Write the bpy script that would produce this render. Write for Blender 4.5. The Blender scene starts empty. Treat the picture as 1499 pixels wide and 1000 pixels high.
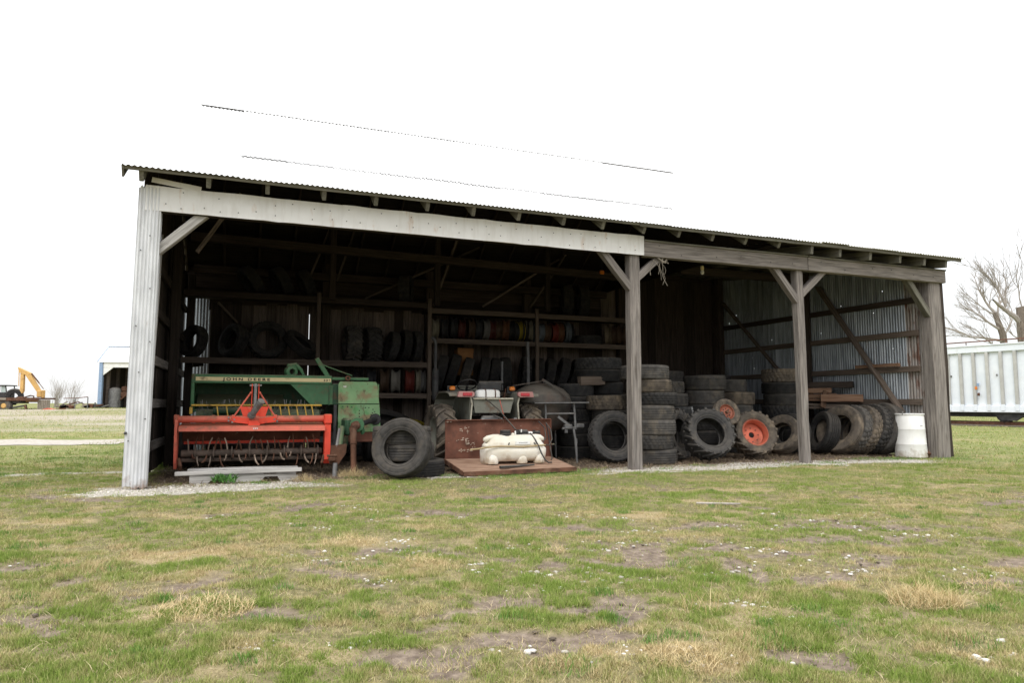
import bpy, math, random
import numpy as np
from mathutils import Vector, Matrix, Quaternion
rnd = random.Random(7)
PI = math.pi
R = math.radians
sc = bpy.context.scene
col = sc.collection

# ------------------------------------------------------------------ camera, sky, sun, exposure
cam_d = bpy.data.cameras.new('camera')
cam = bpy.data.objects.new('camera', cam_d); col.objects.link(cam)
cam_d.sensor_width = 36.0; cam_d.lens = 36.0 * 1003.0 / 1499.0
cam_d.clip_start = 0.05; cam_d.clip_end = 6000
PITCH, ROLL, CAM_H = 0.0908, 0.0013, 1.1
_f = Vector((0, math.cos(PITCH), math.sin(PITCH))); _u = Vector((0, -math.sin(PITCH), math.cos(PITCH))); _x = Vector((1, 0, 0))
_x2 = _x * math.cos(ROLL) + _u * math.sin(ROLL); _u2 = _u * math.cos(ROLL) - _x * math.sin(ROLL)
cm = Matrix((( _x2.x, _u2.x, -_f.x, 0), (_x2.y, _u2.y, -_f.y, 0), (_x2.z, _u2.z, -_f.z, CAM_H), (0, 0, 0, 1)))
cam.matrix_world = cm
sc.camera = cam

SUN_EL, SUN_AZ = R(52), R(200)      # azimuth clockwise from +Y: behind the camera, a little to its left
w = bpy.data.worlds.new('World'); sc.world = w; w.use_nodes = True
nt = w.node_tree; nt.nodes.clear()
wo = nt.nodes.new('ShaderNodeOutputWorld')
sky = nt.nodes.new('ShaderNodeTexSky'); sky.sky_type = 'NISHITA'; sky.sun_disc = False
sky.sun_elevation = SUN_EL; sky.sun_rotation = SUN_AZ
b1 = nt.nodes.new('ShaderNodeBackground'); b1.inputs['Strength'].default_value = 0.12
nt.links.new(sky.outputs[0], b1.inputs[0])
tc = nt.nodes.new('ShaderNodeTexCoord'); nz = nt.nodes.new('ShaderNodeTexNoise')
nz.inputs['Scale'].default_value = 2.2; nz.inputs['Detail'].default_value = 5
nt.links.new(tc.outputs['Generated'], nz.inputs['Vector'])
cr = nt.nodes.new('ShaderNodeValToRGB'); cr.color_ramp.elements[0].color = (0.90, 0.91, 0.925, 1); cr.color_ramp.elements[1].color = (1.0, 1.0, 1.0, 1)
cr.color_ramp.elements[0].position = .3; cr.color_ramp.elements[1].position = .7
nt.links.new(nz.outputs[0], cr.inputs[0])
# overcast dome: about three times as bright overhead as at the horizon (the standard overcast sky)
b2 = nt.nodes.new('ShaderNodeBackground'); sxw = nt.nodes.new('ShaderNodeSeparateXYZ'); nt.links.new(tc.outputs['Generated'], sxw.inputs[0])
mlw = nt.nodes.new('ShaderNodeMath'); mlw.operation = 'MULTIPLY_ADD'; mlw.use_clamp = False; mlw.inputs[1].default_value = 1.22; mlw.inputs[2].default_value = 0.66
mxz = nt.nodes.new('ShaderNodeMath'); mxz.operation = 'MAXIMUM'; mxz.inputs[1].default_value = 0.0; nt.links.new(sxw.outputs[2], mxz.inputs[0]); nt.links.new(mxz.outputs[0], mlw.inputs[0])
nt.links.new(mlw.outputs[0], b2.inputs['Strength']); nt.links.new(cr.outputs[0], b2.inputs[0])
mxw = nt.nodes.new('ShaderNodeMixShader'); mxw.inputs[0].default_value = 0.9
nt.links.new(b1.outputs[0], mxw.inputs[1]); nt.links.new(b2.outputs[0], mxw.inputs[2]); nt.links.new(mxw.outputs[0], wo.inputs[0])

sun_d = bpy.data.lights.new('sun', 'SUN'); sun_d.energy = 1.0; sun_d.angle = R(25); sun_d.color = (1, .97, .93)
sun = bpy.data.objects.new('sun', sun_d); col.objects.link(sun)
_sd = Vector((math.sin(SUN_AZ) * math.cos(SUN_EL), math.cos(SUN_AZ) * math.cos(SUN_EL), math.sin(SUN_EL)))
sun.rotation_euler = _sd.to_track_quat('Z', 'Y').to_euler(); sun.location = (0, -20, 40)
sc.view_settings.view_transform = 'Standard'; sc.view_settings.look = 'None'
sc.view_settings.exposure = 0.68; sc.view_settings.gamma = 1.0; sc.view_settings.use_curve_mapping = False
sc.render.engine = 'CYCLES'
sc.cycles.max_bounces = 6; sc.cycles.diffuse_bounces = 4; sc.cycles.glossy_bounces = 3
sc.cycles.use_denoising = True
try: sc.cycles.denoiser = 'OPENIMAGEDENOISE'
except Exception: pass

# ------------------------------------------------------------------ frames of reference
SO = Vector((-4.81, 8.884, 0)); SA = 0.3698
SU = Vector((math.cos(SA), math.sin(SA), 0)); SN = Vector((-math.sin(SA), math.cos(SA), 0))
def sh(s, d, z=0.0): return SO + SU * s + SN * d + Vector((0, 0, z))     # shed coordinates -> world

# ------------------------------------------------------------------ numpy noise
def _hash(ix, iy, seed):
    h = (ix.astype(np.int64) * 374761393 + iy.astype(np.int64) * 668265263 + seed * 982451653) & 0xffffffff
    h = ((h ^ (h >> 13)) * 1274126177) & 0xffffffff
    return ((h ^ (h >> 16)) & 0xffff) / 65535.0
def vnoise(x, y, seed=0):
    x = np.asarray(x, float); y = np.asarray(y, float)
    ix = np.floor(x); iy = np.floor(y); fx = x - ix; fy = y - iy
    fx = fx * fx * (3 - 2 * fx); fy = fy * fy * (3 - 2 * fy)
    a = _hash(ix, iy, seed); b = _hash(ix + 1, iy, seed); c = _hash(ix, iy + 1, seed); d = _hash(ix + 1, iy + 1, seed)
    return (a * (1 - fx) + b * fx) * (1 - fy) + (c * (1 - fx) + d * fx) * fy
def fbm(x, y, seed=0, oct=4):
    t = 0; a = .5; n = 0
    for o in range(oct):
        t = t + a * vnoise(x * 2 ** o + 17.3 * o, y * 2 ** o - 9.1 * o, seed + o); n += a; a *= .5
    return t / n
def sstep(a, b, x):
    t = np.clip((np.asarray(x, float) - a) / (b - a), 0, 1); return t * t * (3 - 2 * t)
def shed_sd(x, y):
    qx = x - SO.x; qy = y - SO.y
    return qx * SU.x + qy * SU.y, qx * SN.x + qy * SN.y
def gz(x, y):
    x = np.asarray(x, float); y = np.asarray(y, float)
    rise = .68 * sstep(18, 58, y) * sstep(6, -12, x) + .25 * sstep(45, 90, y) * sstep(0, 20, x)
    s, d = shed_sd(x, y)
    keep = 1 - sstep(-1.4, -.7, d) * sstep(16.5, 15.5, s) * sstep(-2.0, -1.2, s) * sstep(9, 8, d)
    near = sstep(40, 16, y) * keep
    return rise + near * ((fbm(x * 1.3, y * 1.3, 3, 3) - .5) * .07 + (fbm(x * 6, y * 6, 8, 2) - .5) * .022)
def blob(x, y, cx, cy, rx, ry):
    q = ((x - cx) / rx) ** 2 + ((y - cy) / ry) ** 2
    return np.clip(1.25 - q, 0, 1)
BARE = [(-1.75, 4.1, .55, .3), (-1.5, 4.45, .4, .25), (-.95, 5.2, .7, .28), (1.1, 5.4, .9, .45), (1.9, 4.55, .5, .3), (2.8, 5.7, .9, .3), (.15, 3.9, .5, .22), (1.6, 6.4, .6, .2),
        (3.3, 6.4, 1.0, .35), (4.2, 5.6, .6, .3), (2.2, 5.0, .8, .3), (.4, 4.9, .7, .25), (-2.6, 4.3, .3, .2), (-2.35, 3.35, .25, .15), (1.35, 3.1, .35, .12), (3.1, 4.3, .4, .25), (3.6, 4.9, .5, .2), (.55, 6.3, .5, .15),
        (-3.9, 4.9, .3, .12), (5.4, 6.4, .7, .25), (5.6, 7.3, .6, .2), (-1.0, 7.2, .3, .1), (-4.9, 8.0, .35, .12), (2.2, 7.5, .5, .12)]
DRY = [(-1.65, 3.75, .5, .25), (-1.3, 5.6, .6, .18), (-.9, 6.6, .5, .14), (-3.3, 6.9, .7, .2), (-4.4, 6.5, .6, .2), (-2.3, 5.0, .6, .2), (-.75, 4.75, .35, .12), (2.45, 4.1, .4, .16), (.3, 5.1, .25, .1),
       (-2.2, 7.9, 1.2, .25), (-.2, 7.6, .7, .2), (2.3, 7.8, .8, .2), (4.4, 7.7, .6, .15), (.7, 3.05, .45, .2), (3.7, 4.0, .3, .1), (-6.4, 7.6, .9, .2), (1.2, 7.0, .6, .2), (3.0, 8.9, .7, .2), (5.8, 9.4, .9, .25), (-3.2, 3.4, .5, .3)]
def masks(x, y):
    n1 = fbm(x * .9, y * 1.3, 21, 4); n2 = fbm(x * 1.1 + 40, y * 1.6, 33, 4); n3 = fbm(x * 7, y * 9, 44, 2)
    bare = np.zeros_like(x, float); dry = np.zeros_like(x, float)
    for c in BARE: bare = np.maximum(bare, blob(x, y, *c))
    for c in DRY: dry = np.maximum(dry, blob(x, y, *c))
    n4 = fbm(x * 3.1, y * 4.5, 47, 3)
    bare = np.clip(bare * (.1 + 1.9 * sstep(.38, .68, .5 * n3 + .5 * n4)) + sstep(.56, .72, n1) * 1.6 * sstep(.45, .62, n4) * sstep(12, 7, y) - .08, 0, 1)
    dry = np.clip(dry * (.1 + 1.3 * sstep(.38, .66, .5 * n3 + .5 * n4)) + sstep(.52, .78, .5 * n2 + .5 * n4) * .8, 0, 1) * (1 - bare)
    s, d = shed_sd(x, y)
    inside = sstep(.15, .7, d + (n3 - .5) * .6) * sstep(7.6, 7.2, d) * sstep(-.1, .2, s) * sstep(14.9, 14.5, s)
    edge = (fbm(s * 1.6, d * 3, 55, 4) - .5)
    gl = sstep(-.62, -.45, d + edge * .7) * sstep(.5, .1, d + edge * .5) * sstep(-.7, -.3, s + edge) * sstep(3.0, 1.6, s + edge)
    gm = sstep(-.55, -.3, d + edge * 1.0) * sstep(.7, .2, d + edge * .5) * sstep(6.1, 7.3, s + edge) * sstep(14.2, 13.3, s)
    gs = sstep(-.2, .0, d + edge) * sstep(.7, .2, d) * sstep(3.7, 4.0, s) * sstep(4.7, 4.4, s)
    grav = np.clip(np.maximum(np.maximum(gl, gm), gs) * 1.1, 0, 1)
    # pale gravel strips left of the shed
    strip = sstep(.22, .1, np.abs(y - 11.0 - (x + 6.6) * .35 + (n3 - .5) * .3)) * sstep(-8.6, -7.6, x) * sstep(-5.4, -5.9, x)
    lot = sstep(24, 28, y + (n1 - .5) * 5) * sstep(62, 50, y) * sstep(-9, -14, x) * (.25 + .75 * sstep(.4, .6, fbm(x * .12, y * .35, 71, 4)))
    return bare, dry, np.maximum(grav, strip * .8), lot, inside

# ------------------------------------------------------------------ mesh builder
class MB:
    def __init__(s): s.v = []; s.f = []
    def add(s, vs, fs, M=None):
        o = len(s.v)
        if M is not None: vs = [M @ Vector(p) for p in vs]
        s.v += [tuple(p) for p in vs]; s.f += [tuple(i + o for i in f) for f in fs]
        return s
    def box(s, c, size, M=None, ch=0.0):
        x, y, z = [q / 2 for q in size]
        if ch <= 0:
            vs = [(a * x, b * y, d * z) for d in (-1, 1) for b in (-1, 1) for a in (-1, 1)]
            fs = [(0, 2, 3, 1), (4, 5, 7, 6), (0, 1, 5, 4), (2, 6, 7, 3), (0, 4, 6, 2), (1, 3, 7, 5)]
        else:
            ch = min(ch, x * .9, y * .9, z * .9)
            vs = []; idx = {}
            for a in (-1, 1):
                for b in (-1, 1):
                    for d in (-1, 1):
                        for k, p in enumerate(((a * x, b * (y - ch), d * (z - ch)), (a * (x - ch), b * y, d * (z - ch)), (a * (x - ch), b * (y - ch), d * z))):
                            idx[a, b, d, k] = len(vs); vs.append(p)
            fs = []
            for a in (-1, 1): fs.append([idx[a, b, d, 0] for b, d in ((-1, -1), (1, -1), (1, 1), (-1, 1))][::a])
            for b in (-1, 1): fs.append([idx[a, b, d, 1] for a, d in ((-1, -1), (-1, 1), (1, 1), (1, -1))][::b])
            for d in (-1, 1): fs.append([idx[a, b, d, 2] for a, b in ((-1, -1), (1, -1), (1, 1), (-1, 1))][::d])
            for a in (-1, 1):
                for b in (-1, 1): fs.append([idx[a, b, -1, 0], idx[a, b, 1, 0], idx[a, b, 1, 1], idx[a, b, -1, 1]][::-a * b])
                for d in (-1, 1): fs.append([idx[a, -1, d, 0], idx[a, 1, d, 0], idx[a, 1, d, 2], idx[a, -1, d, 2]][::a * d])
            for b in (-1, 1):
                for d in (-1, 1): fs.append([idx[-1, b, d, 1], idx[1, b, d, 1], idx[1, b, d, 2], idx[-1, b, d, 2]][::-b * d])
            for a in (-1, 1):
                for b in (-1, 1):
                    for d in (-1, 1): fs.append([idx[a, b, d, 0], idx[a, b, d, 1], idx[a, b, d, 2]][::a * b * d])
        vs = [(p[0] + c[0], p[1] + c[1], p[2] + c[2]) for p in vs]
        return s.add(vs, fs, M)
    def beam(s, p0, p1, wd, ht, up=(0, 0, 1), ch=0.004):
        p0 = Vector(p0); p1 = Vector(p1)
        M, L = frame(p0, p1, up)
        return s.box((0, 0, 0), (L, wd, ht), M, ch)
    def tube(s, pts, r, n=8, cap=True, up=None):
        pts = [Vector(p) for p in pts]; k = len(pts)
        rs = r if isinstance(r, (list, tuple)) else [r] * k
        t0 = (pts[1] - pts[0]).normalized(); a = t0.orthogonal().normalized()
        vs = []; prev = t0
        for i, p in enumerate(pts):
            t = ((pts[min(i + 1, k - 1)] - pts[max(i - 1, 0)])).normalized()
            a = (prev.rotation_difference(t) @ a); a = (a - t * a.dot(t)).normalized(); b = t.cross(a); prev = t
            for j in range(n):
                q = 2 * PI * j / n; vs.append(p + (a * math.cos(q) + b * math.sin(q)) * rs[i])
        fs = [(i * n + j, i * n + (j + 1) % n, (i + 1) * n + (j + 1) % n, (i + 1) * n + j) for i in range(k - 1) for j in range(n)]
        if cap: fs += [tuple(range(n))[::-1], tuple((k - 1) * n + j for j in range(n))]
        return s.add(vs, fs)
    def lathe(s, prof, n=24, M=None, closed=False, a0=0.0, a1=2 * PI, rfun=None):
        k = len(prof); full = abs(a1 - a0 - 2 * PI) < 1e-6; m = n if full else n + 1
        vs = []
        for j in range(m):
            q = a0 + (a1 - a0) * j / n
            for i, (r, z) in enumerate(prof):
                rr = rfun(i, j, r) if rfun else r
                vs.append((rr * math.cos(q), rr * math.sin(q), z))
        fs = []
        for j in range(n):
            j2 = (j + 1) % m
            for i in range(k if closed else k - 1):
                i2 = (i + 1) % k
                fs.append((j * k + i, j2 * k + i, j2 * k + i2, j * k + i2))
        return s.add(vs, fs, M)
    def prism(s, poly, z0, z1, M=None):
        n = len(poly)
        vs = [(x, y, z0) for x, y in poly] + [(x, y, z1) for x, y in poly]
        fs = [tuple(range(n))[::-1], tuple(range(n, 2 * n))] + [(i, (i + 1) % n, n + (i + 1) % n, n + i) for i in range(n)]
        return s.add(vs, fs, M)
    def ell(s, c, rad, nu=14, nv=8, M=None):
        vs = [(c[0], c[1], c[2] - rad[2])]
        for i in range(1, nv):
            ph = -PI / 2 + PI * i / nv
            for j in range(nu):
                q = 2 * PI * j / nu
                vs.append((c[0] + rad[0] * math.cos(ph) * math.cos(q), c[1] + rad[1] * math.cos(ph) * math.sin(q), c[2] + rad[2] * math.sin(ph)))
        vs.append((c[0], c[1], c[2] + rad[2])); T = len(vs) - 1
        fs = [(0, 1 + (j + 1) % nu, 1 + j) for j in range(nu)]
        for i in range(nv - 2):
            for j in range(nu):
                a = 1 + i * nu; b = a + nu; j2 = (j + 1) % nu
                fs.append((a + j, a + j2, b + j2, b + j))
        a = 1 + (nv - 2) * nu
        fs += [(a + j, a + (j + 1) % nu, T) for j in range(nu)]
        return s.add(vs, fs, M)
    def mesh(s, name, mat=None, angle=35, smooth=True):
        me = bpy.data.meshes.new(name); me.from_pydata(s.v, [], s.f); me.update()
        if smooth:
            me.polygons.foreach_set('use_smooth', [True] * len(me.polygons)); me.set_sharp_from_angle(angle=R(angle))
        if mat: me.materials.append(mat)
        return me
    def build(s, name, mat, parent=None, kind=None, label=None, angle=35, smooth=True):
        return link(name, s.mesh(name, mat, angle, smooth), parent, kind, label)

def frame(p0, p1, up=(0, 0, 1)):
    x = (p1 - p0); L = x.length; x = x / L; up = Vector(up)
    if abs(x.dot(up)) > .98: up = Vector((0, 1, 0)) if abs(x.y) < .9 else Vector((1, 0, 0))
    y = up.cross(x).normalized(); z = x.cross(y); c = (p0 + p1) / 2
    return Matrix(((x.x, y.x, z.x, c.x), (x.y, y.y, z.y, c.y), (x.z, y.z, z.z, c.z), (0, 0, 0, 1))), L
def link(name, me, parent=None, kind=None, label=None, M=None):
    o = bpy.data.objects.new(name, me); col.objects.link(o)
    if parent is not None: o.parent = parent
    if M is not None: o.matrix_basis = M
    if kind: o['kind'] = kind
    if label: o['label'] = label
    return o
def tag(o, label, cat, group=None):
    o['label'] = label; o['category'] = cat
    if group: o['group'] = group
    return o
def thing(name, label, cat, loc=(0, 0, 0), rz=0.0, group=None):
    o = bpy.data.objects.new(name, None); col.objects.link(o); o.empty_display_size = .2
    o.location = loc; o.rotation_euler = (0, 0, rz)
    return tag(o, label, cat, group)
def sthing(name, label, cat, s, d, z=0.0, rz=0.0, group=None): return thing(name, label, cat, sh(s, d, z), SA + rz, group)
def dup(o, parent=None):
    c = o.copy(); col.objects.link(c)
    if parent is not None: c.parent = parent
    for ch in list(o.children): dup(ch, c)
    return c

# ------------------------------------------------------------------ materials
def mat(name, c1, c2, map=(1, 1, 1), ns=6.0, det=8, rough=.8, metal=0.0, bump=.25, bdist=.01, rand=.25, stains=(), fine=None, spec=.3, lo=.3, hi=.7, rough_ng=.55):
    m = bpy.data.materials.new(name); m.use_nodes = True; nt = m.node_tree; N = nt.nodes; Lk = nt.links
    p = N['Principled BSDF']
    tc = N.new('ShaderNodeTexCoord'); oi = N.new('ShaderNodeObjectInfo')
    ml = N.new('ShaderNodeMath'); ml.operation = 'MULTIPLY'; ml.inputs[1].default_value = 37.0; Lk.new(oi.outputs['Random'], ml.inputs[0])
    ad = N.new('ShaderNodeVectorMath'); ad.operation = 'ADD'; Lk.new(tc.outputs['Object'], ad.inputs[0]); Lk.new(ml.outputs[0], ad.inputs[1])
    mp = N.new('ShaderNodeMapping'); mp.inputs['Scale'].default_value = map; Lk.new(ad.outputs[0], mp.inputs[0])
    n = N.new('ShaderNodeTexNoise'); n.inputs['Scale'].default_value = ns; n.inputs['Detail'].default_value = det; n.inputs['Roughness'].default_value = rough_ng; Lk.new(mp.outputs[0], n.inputs['Vector'])
    r = N.new('ShaderNodeValToRGB'); r.color_ramp.elements[0].color = (*c1, 1); r.color_ramp.elements[1].color = (*c2, 1); r.color_ramp.elements[0].position = lo; r.color_ramp.elements[1].position = hi
    Lk.new(n.outputs[0], r.inputs[0]); cur = r.outputs[0]
    for st in stains:                              # (colour, map, scale, lo, hi, amount)
        cc, mm, ss, lo_, hi_, am = st
        mp2 = N.new('ShaderNodeMapping'); mp2.inputs['Scale'].default_value = mm; mp2.inputs['Location'].default_value = (ss, -ss, ss * .5); Lk.new(ad.outputs[0], mp2.inputs[0])
        n2 = N.new('ShaderNodeTexNoise'); n2.inputs['Scale'].default_value = ss; n2.inputs['Detail'].default_value = 7; n2.inputs['Roughness'].default_value = .62; Lk.new(mp2.outputs[0], n2.inputs['Vector'])
        mr = N.new('ShaderNodeMapRange'); mr.inputs['From Min'].default_value = lo_; mr.inputs['From Max'].default_value = hi_; mr.inputs['To Max'].default_value = am; Lk.new(n2.outputs[0], mr.inputs[0])
        mx = N.new('ShaderNodeMix'); mx.data_type = 'RGBA'; Lk.new(mr.outputs[0], mx.inputs[0]); Lk.new(cur, mx.inputs[6]); mx.inputs[7].default_value = (*cc, 1); cur = mx.outputs[2]
    hs = N.new('ShaderNodeHueSaturation'); mr = N.new('ShaderNodeMapRange'); mr.inputs['To Min'].default_value = 1 - rand; mr.inputs['To Max'].default_value = 1 + rand
    Lk.new(oi.outputs['Random'], mr.inputs[0]); Lk.new(mr.outputs[0], hs.inputs['Value']); Lk.new(cur, hs.inputs['Color']); Lk.new(hs.outputs[0], p.inputs['Base Color'])
    p.inputs['Roughness'].default_value = rough; p.inputs['Metallic'].default_value = metal; p.inputs['Specular IOR Level'].default_value = spec
    if bump:
        bp = N.new('ShaderNodeBump'); bp.inputs['Strength'].default_value = bump; bp.inputs['Distance'].default_value = bdist; Lk.new(n.outputs[0], bp.inputs['Height']); Lk.new(bp.outputs[0], p.inputs['Normal'])
    return m
WG = (.8, 16, 16)
M_post = mat('weathered_wood', (.108, .096, .087), (.285, .254, .228), WG, 2.2, rough=.9, bump=.6, rand=.12, stains=[((.07, .057, .046), (1.2, 10, 10), 2.0, .55, .7, .7), ((.36, .34, .31), (.8, 22, 22), 1.5, .58, .7, .6), ((.05, .04, .035), (5, 5, 5), 1.6, .68, .73, .8)])
M_rafter = mat('mossy_wood', (.085, .08, .062), (.20, .19, .155), WG, 2.2, rough=.92, bump=.4, rand=.15, stains=[((.10, .11, .055), (4, 4, 4), 2.0, .54, .72, .5)])
M_dark = mat('old_dark_wood', (.024, .018, .014), (.068, .051, .040), WG, 2.0, rough=.92, bump=.4, rand=.35, stains=[((.09, .075, .062), (1, 12, 12), 2.0, .58, .75, .5)])
M_rdark = mat('shade_darkened_roof_board', (.012, .009, .007), (.034, .026, .020), WG, 2.0, rough=.95, bump=.3, rand=.3)  # near-black so the roof underside reads as deep shade; shade is in the colour
M_shelf = mat('shelf_wood', (.08, .06, .047), (.18, .14, .11), WG, 2.0, rough=.9, bump=.4, rand=.2)
M_board = mat('barn_board', (.075, .058, .047), (.20, .16, .135), WG, 2.0, rough=.92, bump=.5, rand=.4, stains=[((.22, .20, .18), (1, 14, 14), 2.2, .55, .72, .6), ((.03, .022, .018), (1, 10, 10), 2, .6, .7, .7)])
M_lumber = mat('stained_lumber', (.12, .06, .035), (.27, .17, .11), WG, 2.0, rough=.85, bump=.3, rand=.35)
M_gray = mat('silver_wood', (.26, .245, .23), (.54, .52, .49), WG, 2.4, rough=.9, bump=.5, rand=.1, stains=[((.10, .085, .07), (1, 12, 12), 2, .58, .7, .7)])
M_white = mat('white_sheet', (.72, .71, .69), (.82, .815, .80), (1, 1, 1), 3.0, rough=.6, bump=.05, rand=.03, stains=[((.48, .27, .12), (3.0, .3, .8), 2.2, .60, .78, .8), ((.55, .52, .47), (3, 3, .5), 4.0, .5, .75, .45)])
M_clad = mat('painted_cladding', (.50, .51, .52), (.68, .69, .70), (3, 3, 1), 3.0, rough=.55, bump=.08, rand=.05, stains=[((.30, .24, .19), (7, 7, 1.0), 2.2, .64, .74, .8), ((.42, .42, .41), (12, 12, .6), 2.0, .5, .7, .6)])
M_roof = mat('white_roof_paint', (.80, .80, .80), (.86, .86, .86), (1, 1, 1), 2.0, rough=.6, bump=0, rand=.03, stains=[((.6, .58, .55), (2, 2, 2), 3.0, .66, .8, .4)])
M_galv = mat('galvanised_sheet', (.24, .27, .30), (.56, .60, .64), (8, .8, 1), 1.6, rough=.42, metal=.55, bump=0, rand=.25, stains=[((.20, .12, .08), (3, .8, 1), 2.4, .64, .78, .7), ((.14, .15, .16), (9, .4, 1), 1.5, .5, .7, .6)])
M_rustgalv = mat('rusty_galvanised_sheet', (.24, .20, .17), (.44, .42, .40), (8, .8, 1), 1.6, rough=.6, metal=.3, bump=0, rand=.1, stains=[((.14, .055, .03), (4, .9, 1), 2.4, .5, .62, .9)])
M_rub = mat('tire_rubber', (.018, .018, .019), (.046, .044, .042), (1, 1, 1), 9, rough=.82, bump=.25, bdist=.004, rand=.35, spec=.25, stains=[((.085, .072, .058), (1, 1, 1), 5.0, .55, .75, .7)])
M_rubd = mat('dusty_rubber', (.038, .036, .034), (.090, .084, .078), (1, 1, 1), 8, rough=.88, bump=.3, bdist=.004, rand=.3, spec=.2, stains=[((.15, .125, .095), (1, 1, 1), 5.0, .5, .72, .75), ((.45, .44, .42), (1, 1, 1), 26.0, .74, .78, .6)])
M_rubm = mat('muddy_rubber', (.055, .047, .040), (.12, .10, .08), (1, 1, 1), 7, rough=.92, bump=.4, bdist=.006, rand=.25, spec=.15, stains=[((.20, .16, .115), (1, 1, 1), 5.0, .48, .68, .8)])
M_rubw = mat('splashed_rubber', (.03, .03, .03), (.07, .068, .065), (1, 1, 1), 8, rough=.88, bump=.3, bdist=.004, rand=.1, spec=.2, stains=[((.42, .42, .41), (1, 1, 1), 3.2, .52, .62, .85)])
def paint(name, c, rust=.5, rough=.6, dirt=.5, metal=0, rand=.08, dark=.62):
    c1 = tuple(q * dark for q in c)
    return mat(name, c1, c, (1, 1, 1), 3.0, rough=rough, bump=.08, rand=rand, metal=metal, lo=.25, hi=.6, stains=[((.13, .075, .045), (1, 1, 1), 4.5, .60 - .12 * rust, .72 - .08 * rust, .85), (tuple(q * .45 for q in c), (1, 1, 1), 9.0, .55, .75, dirt)])
def splash(m, c, z0, z1, amt):          # dirt or rust thrown up from the ground, fading out with height (object Z)
    nt = m.node_tree; N = nt.nodes; L = nt.links; p = N['Principled BSDF']; src = p.inputs['Base Color'].links[0].from_socket
    tc = N.new('ShaderNodeTexCoord'); sx = N.new('ShaderNodeSeparateXYZ'); L.new(tc.outputs['Object'], sx.inputs[0])
    n = N.new('ShaderNodeTexNoise'); n.inputs['Scale'].default_value = 9; n.inputs['Detail'].default_value = 6; L.new(tc.outputs['Object'], n.inputs['Vector'])
    a = N.new('ShaderNodeMapRange'); a.inputs['From Min'].default_value = z0; a.inputs['From Max'].default_value = z1; a.inputs['To Min'].default_value = 1; a.inputs['To Max'].default_value = 0; L.new(sx.outputs[2], a.inputs[0])
    b = N.new('ShaderNodeMath'); b.operation = 'ADD'; L.new(a.outputs[0], b.inputs[0]); L.new(n.outputs[0], b.inputs[1])
    r = N.new('ShaderNodeMapRange'); r.inputs['From Min'].default_value = .95; r.inputs['From Max'].default_value = 1.25; r.inputs['To Max'].default_value = amt; L.new(b.outputs[0], r.inputs[0])
    x = N.new('ShaderNodeMix'); x.data_type = 'RGBA'; L.new(r.outputs[0], x.inputs[0]); L.new(src, x.inputs[6]); x.inputs[7].default_value = (*c, 1); L.new(x.outputs[2], p.inputs['Base Color'])
def dusty(m, c=(.20, .16, .11), amt=.55):  # chaff and dust lying on upward faces
    nt = m.node_tree; N = nt.nodes; L = nt.links; p = N['Principled BSDF']; src = p.inputs['Base Color'].links[0].from_socket
    g = N.new('ShaderNodeNewGeometry'); sx = N.new('ShaderNodeSeparateXYZ'); L.new(g.outputs['True Normal'], sx.inputs[0])
    tc = N.new('ShaderNodeTexCoord'); n = N.new('ShaderNodeTexNoise'); n.inputs['Scale'].default_value = 14; n.inputs['Detail'].default_value = 7; L.new(tc.outputs['Object'], n.inputs['Vector'])
    b = N.new('ShaderNodeMath'); b.operation = 'ADD'; L.new(sx.outputs[2], b.inputs[0]); L.new(n.outputs[0], b.inputs[1])
    r = N.new('ShaderNodeMapRange'); r.inputs['From Min'].default_value = .55; r.inputs['From Max'].default_value = 1.35; r.inputs['To Max'].default_value = amt; L.new(b.outputs[0], r.inputs[0])
    x = N.new('ShaderNodeMix'); x.data_type = 'RGBA'; L.new(r.outputs[0], x.inputs[0]); L.new(src, x.inputs[6]); x.inputs[7].default_value = (*c, 1); L.new(x.outputs[2], p.inputs['Base Color'])
M_barrel = mat('barrel_plastic', (.70, .69, .66), (.82, .82, .80), (1, 1, 1), 4, rough=.5, bump=.03, rand=.03, stains=[((.55, .52, .45), (3, 3, .5), 3.0, .55, .78, .6)])
splash(M_barrel, (.34, .28, .20), -.12, .40, .75)
splash(M_clad, (.20, .12, .075), -.18, .42, .8)
for q in (M_rub, M_rubd): dusty(q, (.105, .092, .076), .5)
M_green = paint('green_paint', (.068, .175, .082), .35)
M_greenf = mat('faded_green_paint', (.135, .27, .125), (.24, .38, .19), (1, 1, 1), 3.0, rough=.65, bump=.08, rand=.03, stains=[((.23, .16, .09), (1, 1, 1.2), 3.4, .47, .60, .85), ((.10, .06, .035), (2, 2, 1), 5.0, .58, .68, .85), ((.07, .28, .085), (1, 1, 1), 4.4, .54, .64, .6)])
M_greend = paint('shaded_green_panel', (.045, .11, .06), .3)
M_cream = paint('cream_stripe', (.72, .60, .33), .1, dark=.85, dirt=.25)
M_yellow = paint('yellow_paint', (.60, .38, .07), .45)
M_yellowb = paint('yellow_machine_paint', (.60, .37, .13), .15, dark=.85)
M_red = paint('red_paint', (.75, .075, .04), .15, dark=.8, dirt=.35)
M_redd = paint('dusty_red_paint', (.62, .13, .085), .5, dark=.7)
M_rust = mat('rust', (.055, .028, .018), (.16, .075, .045), (1, 1, 1), 7, rough=.9, bump=.3, rand=.2, stains=[((.24, .15, .10), (1, 1, 1), 4, .55, .75, .6)])
M_rustt = mat('rusty_tray_steel', (.085, .034, .022), (.19, .078, .05), (1, 1, 1), 4, rough=.82, bump=.15, rand=.03, stains=[((.05, .03, .025), (2, 2, 2), 2.4, .55, .75, .7), ((.45, .36, .28), (3, 3, 5), 3.4, .645, .70, .55)])
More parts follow.
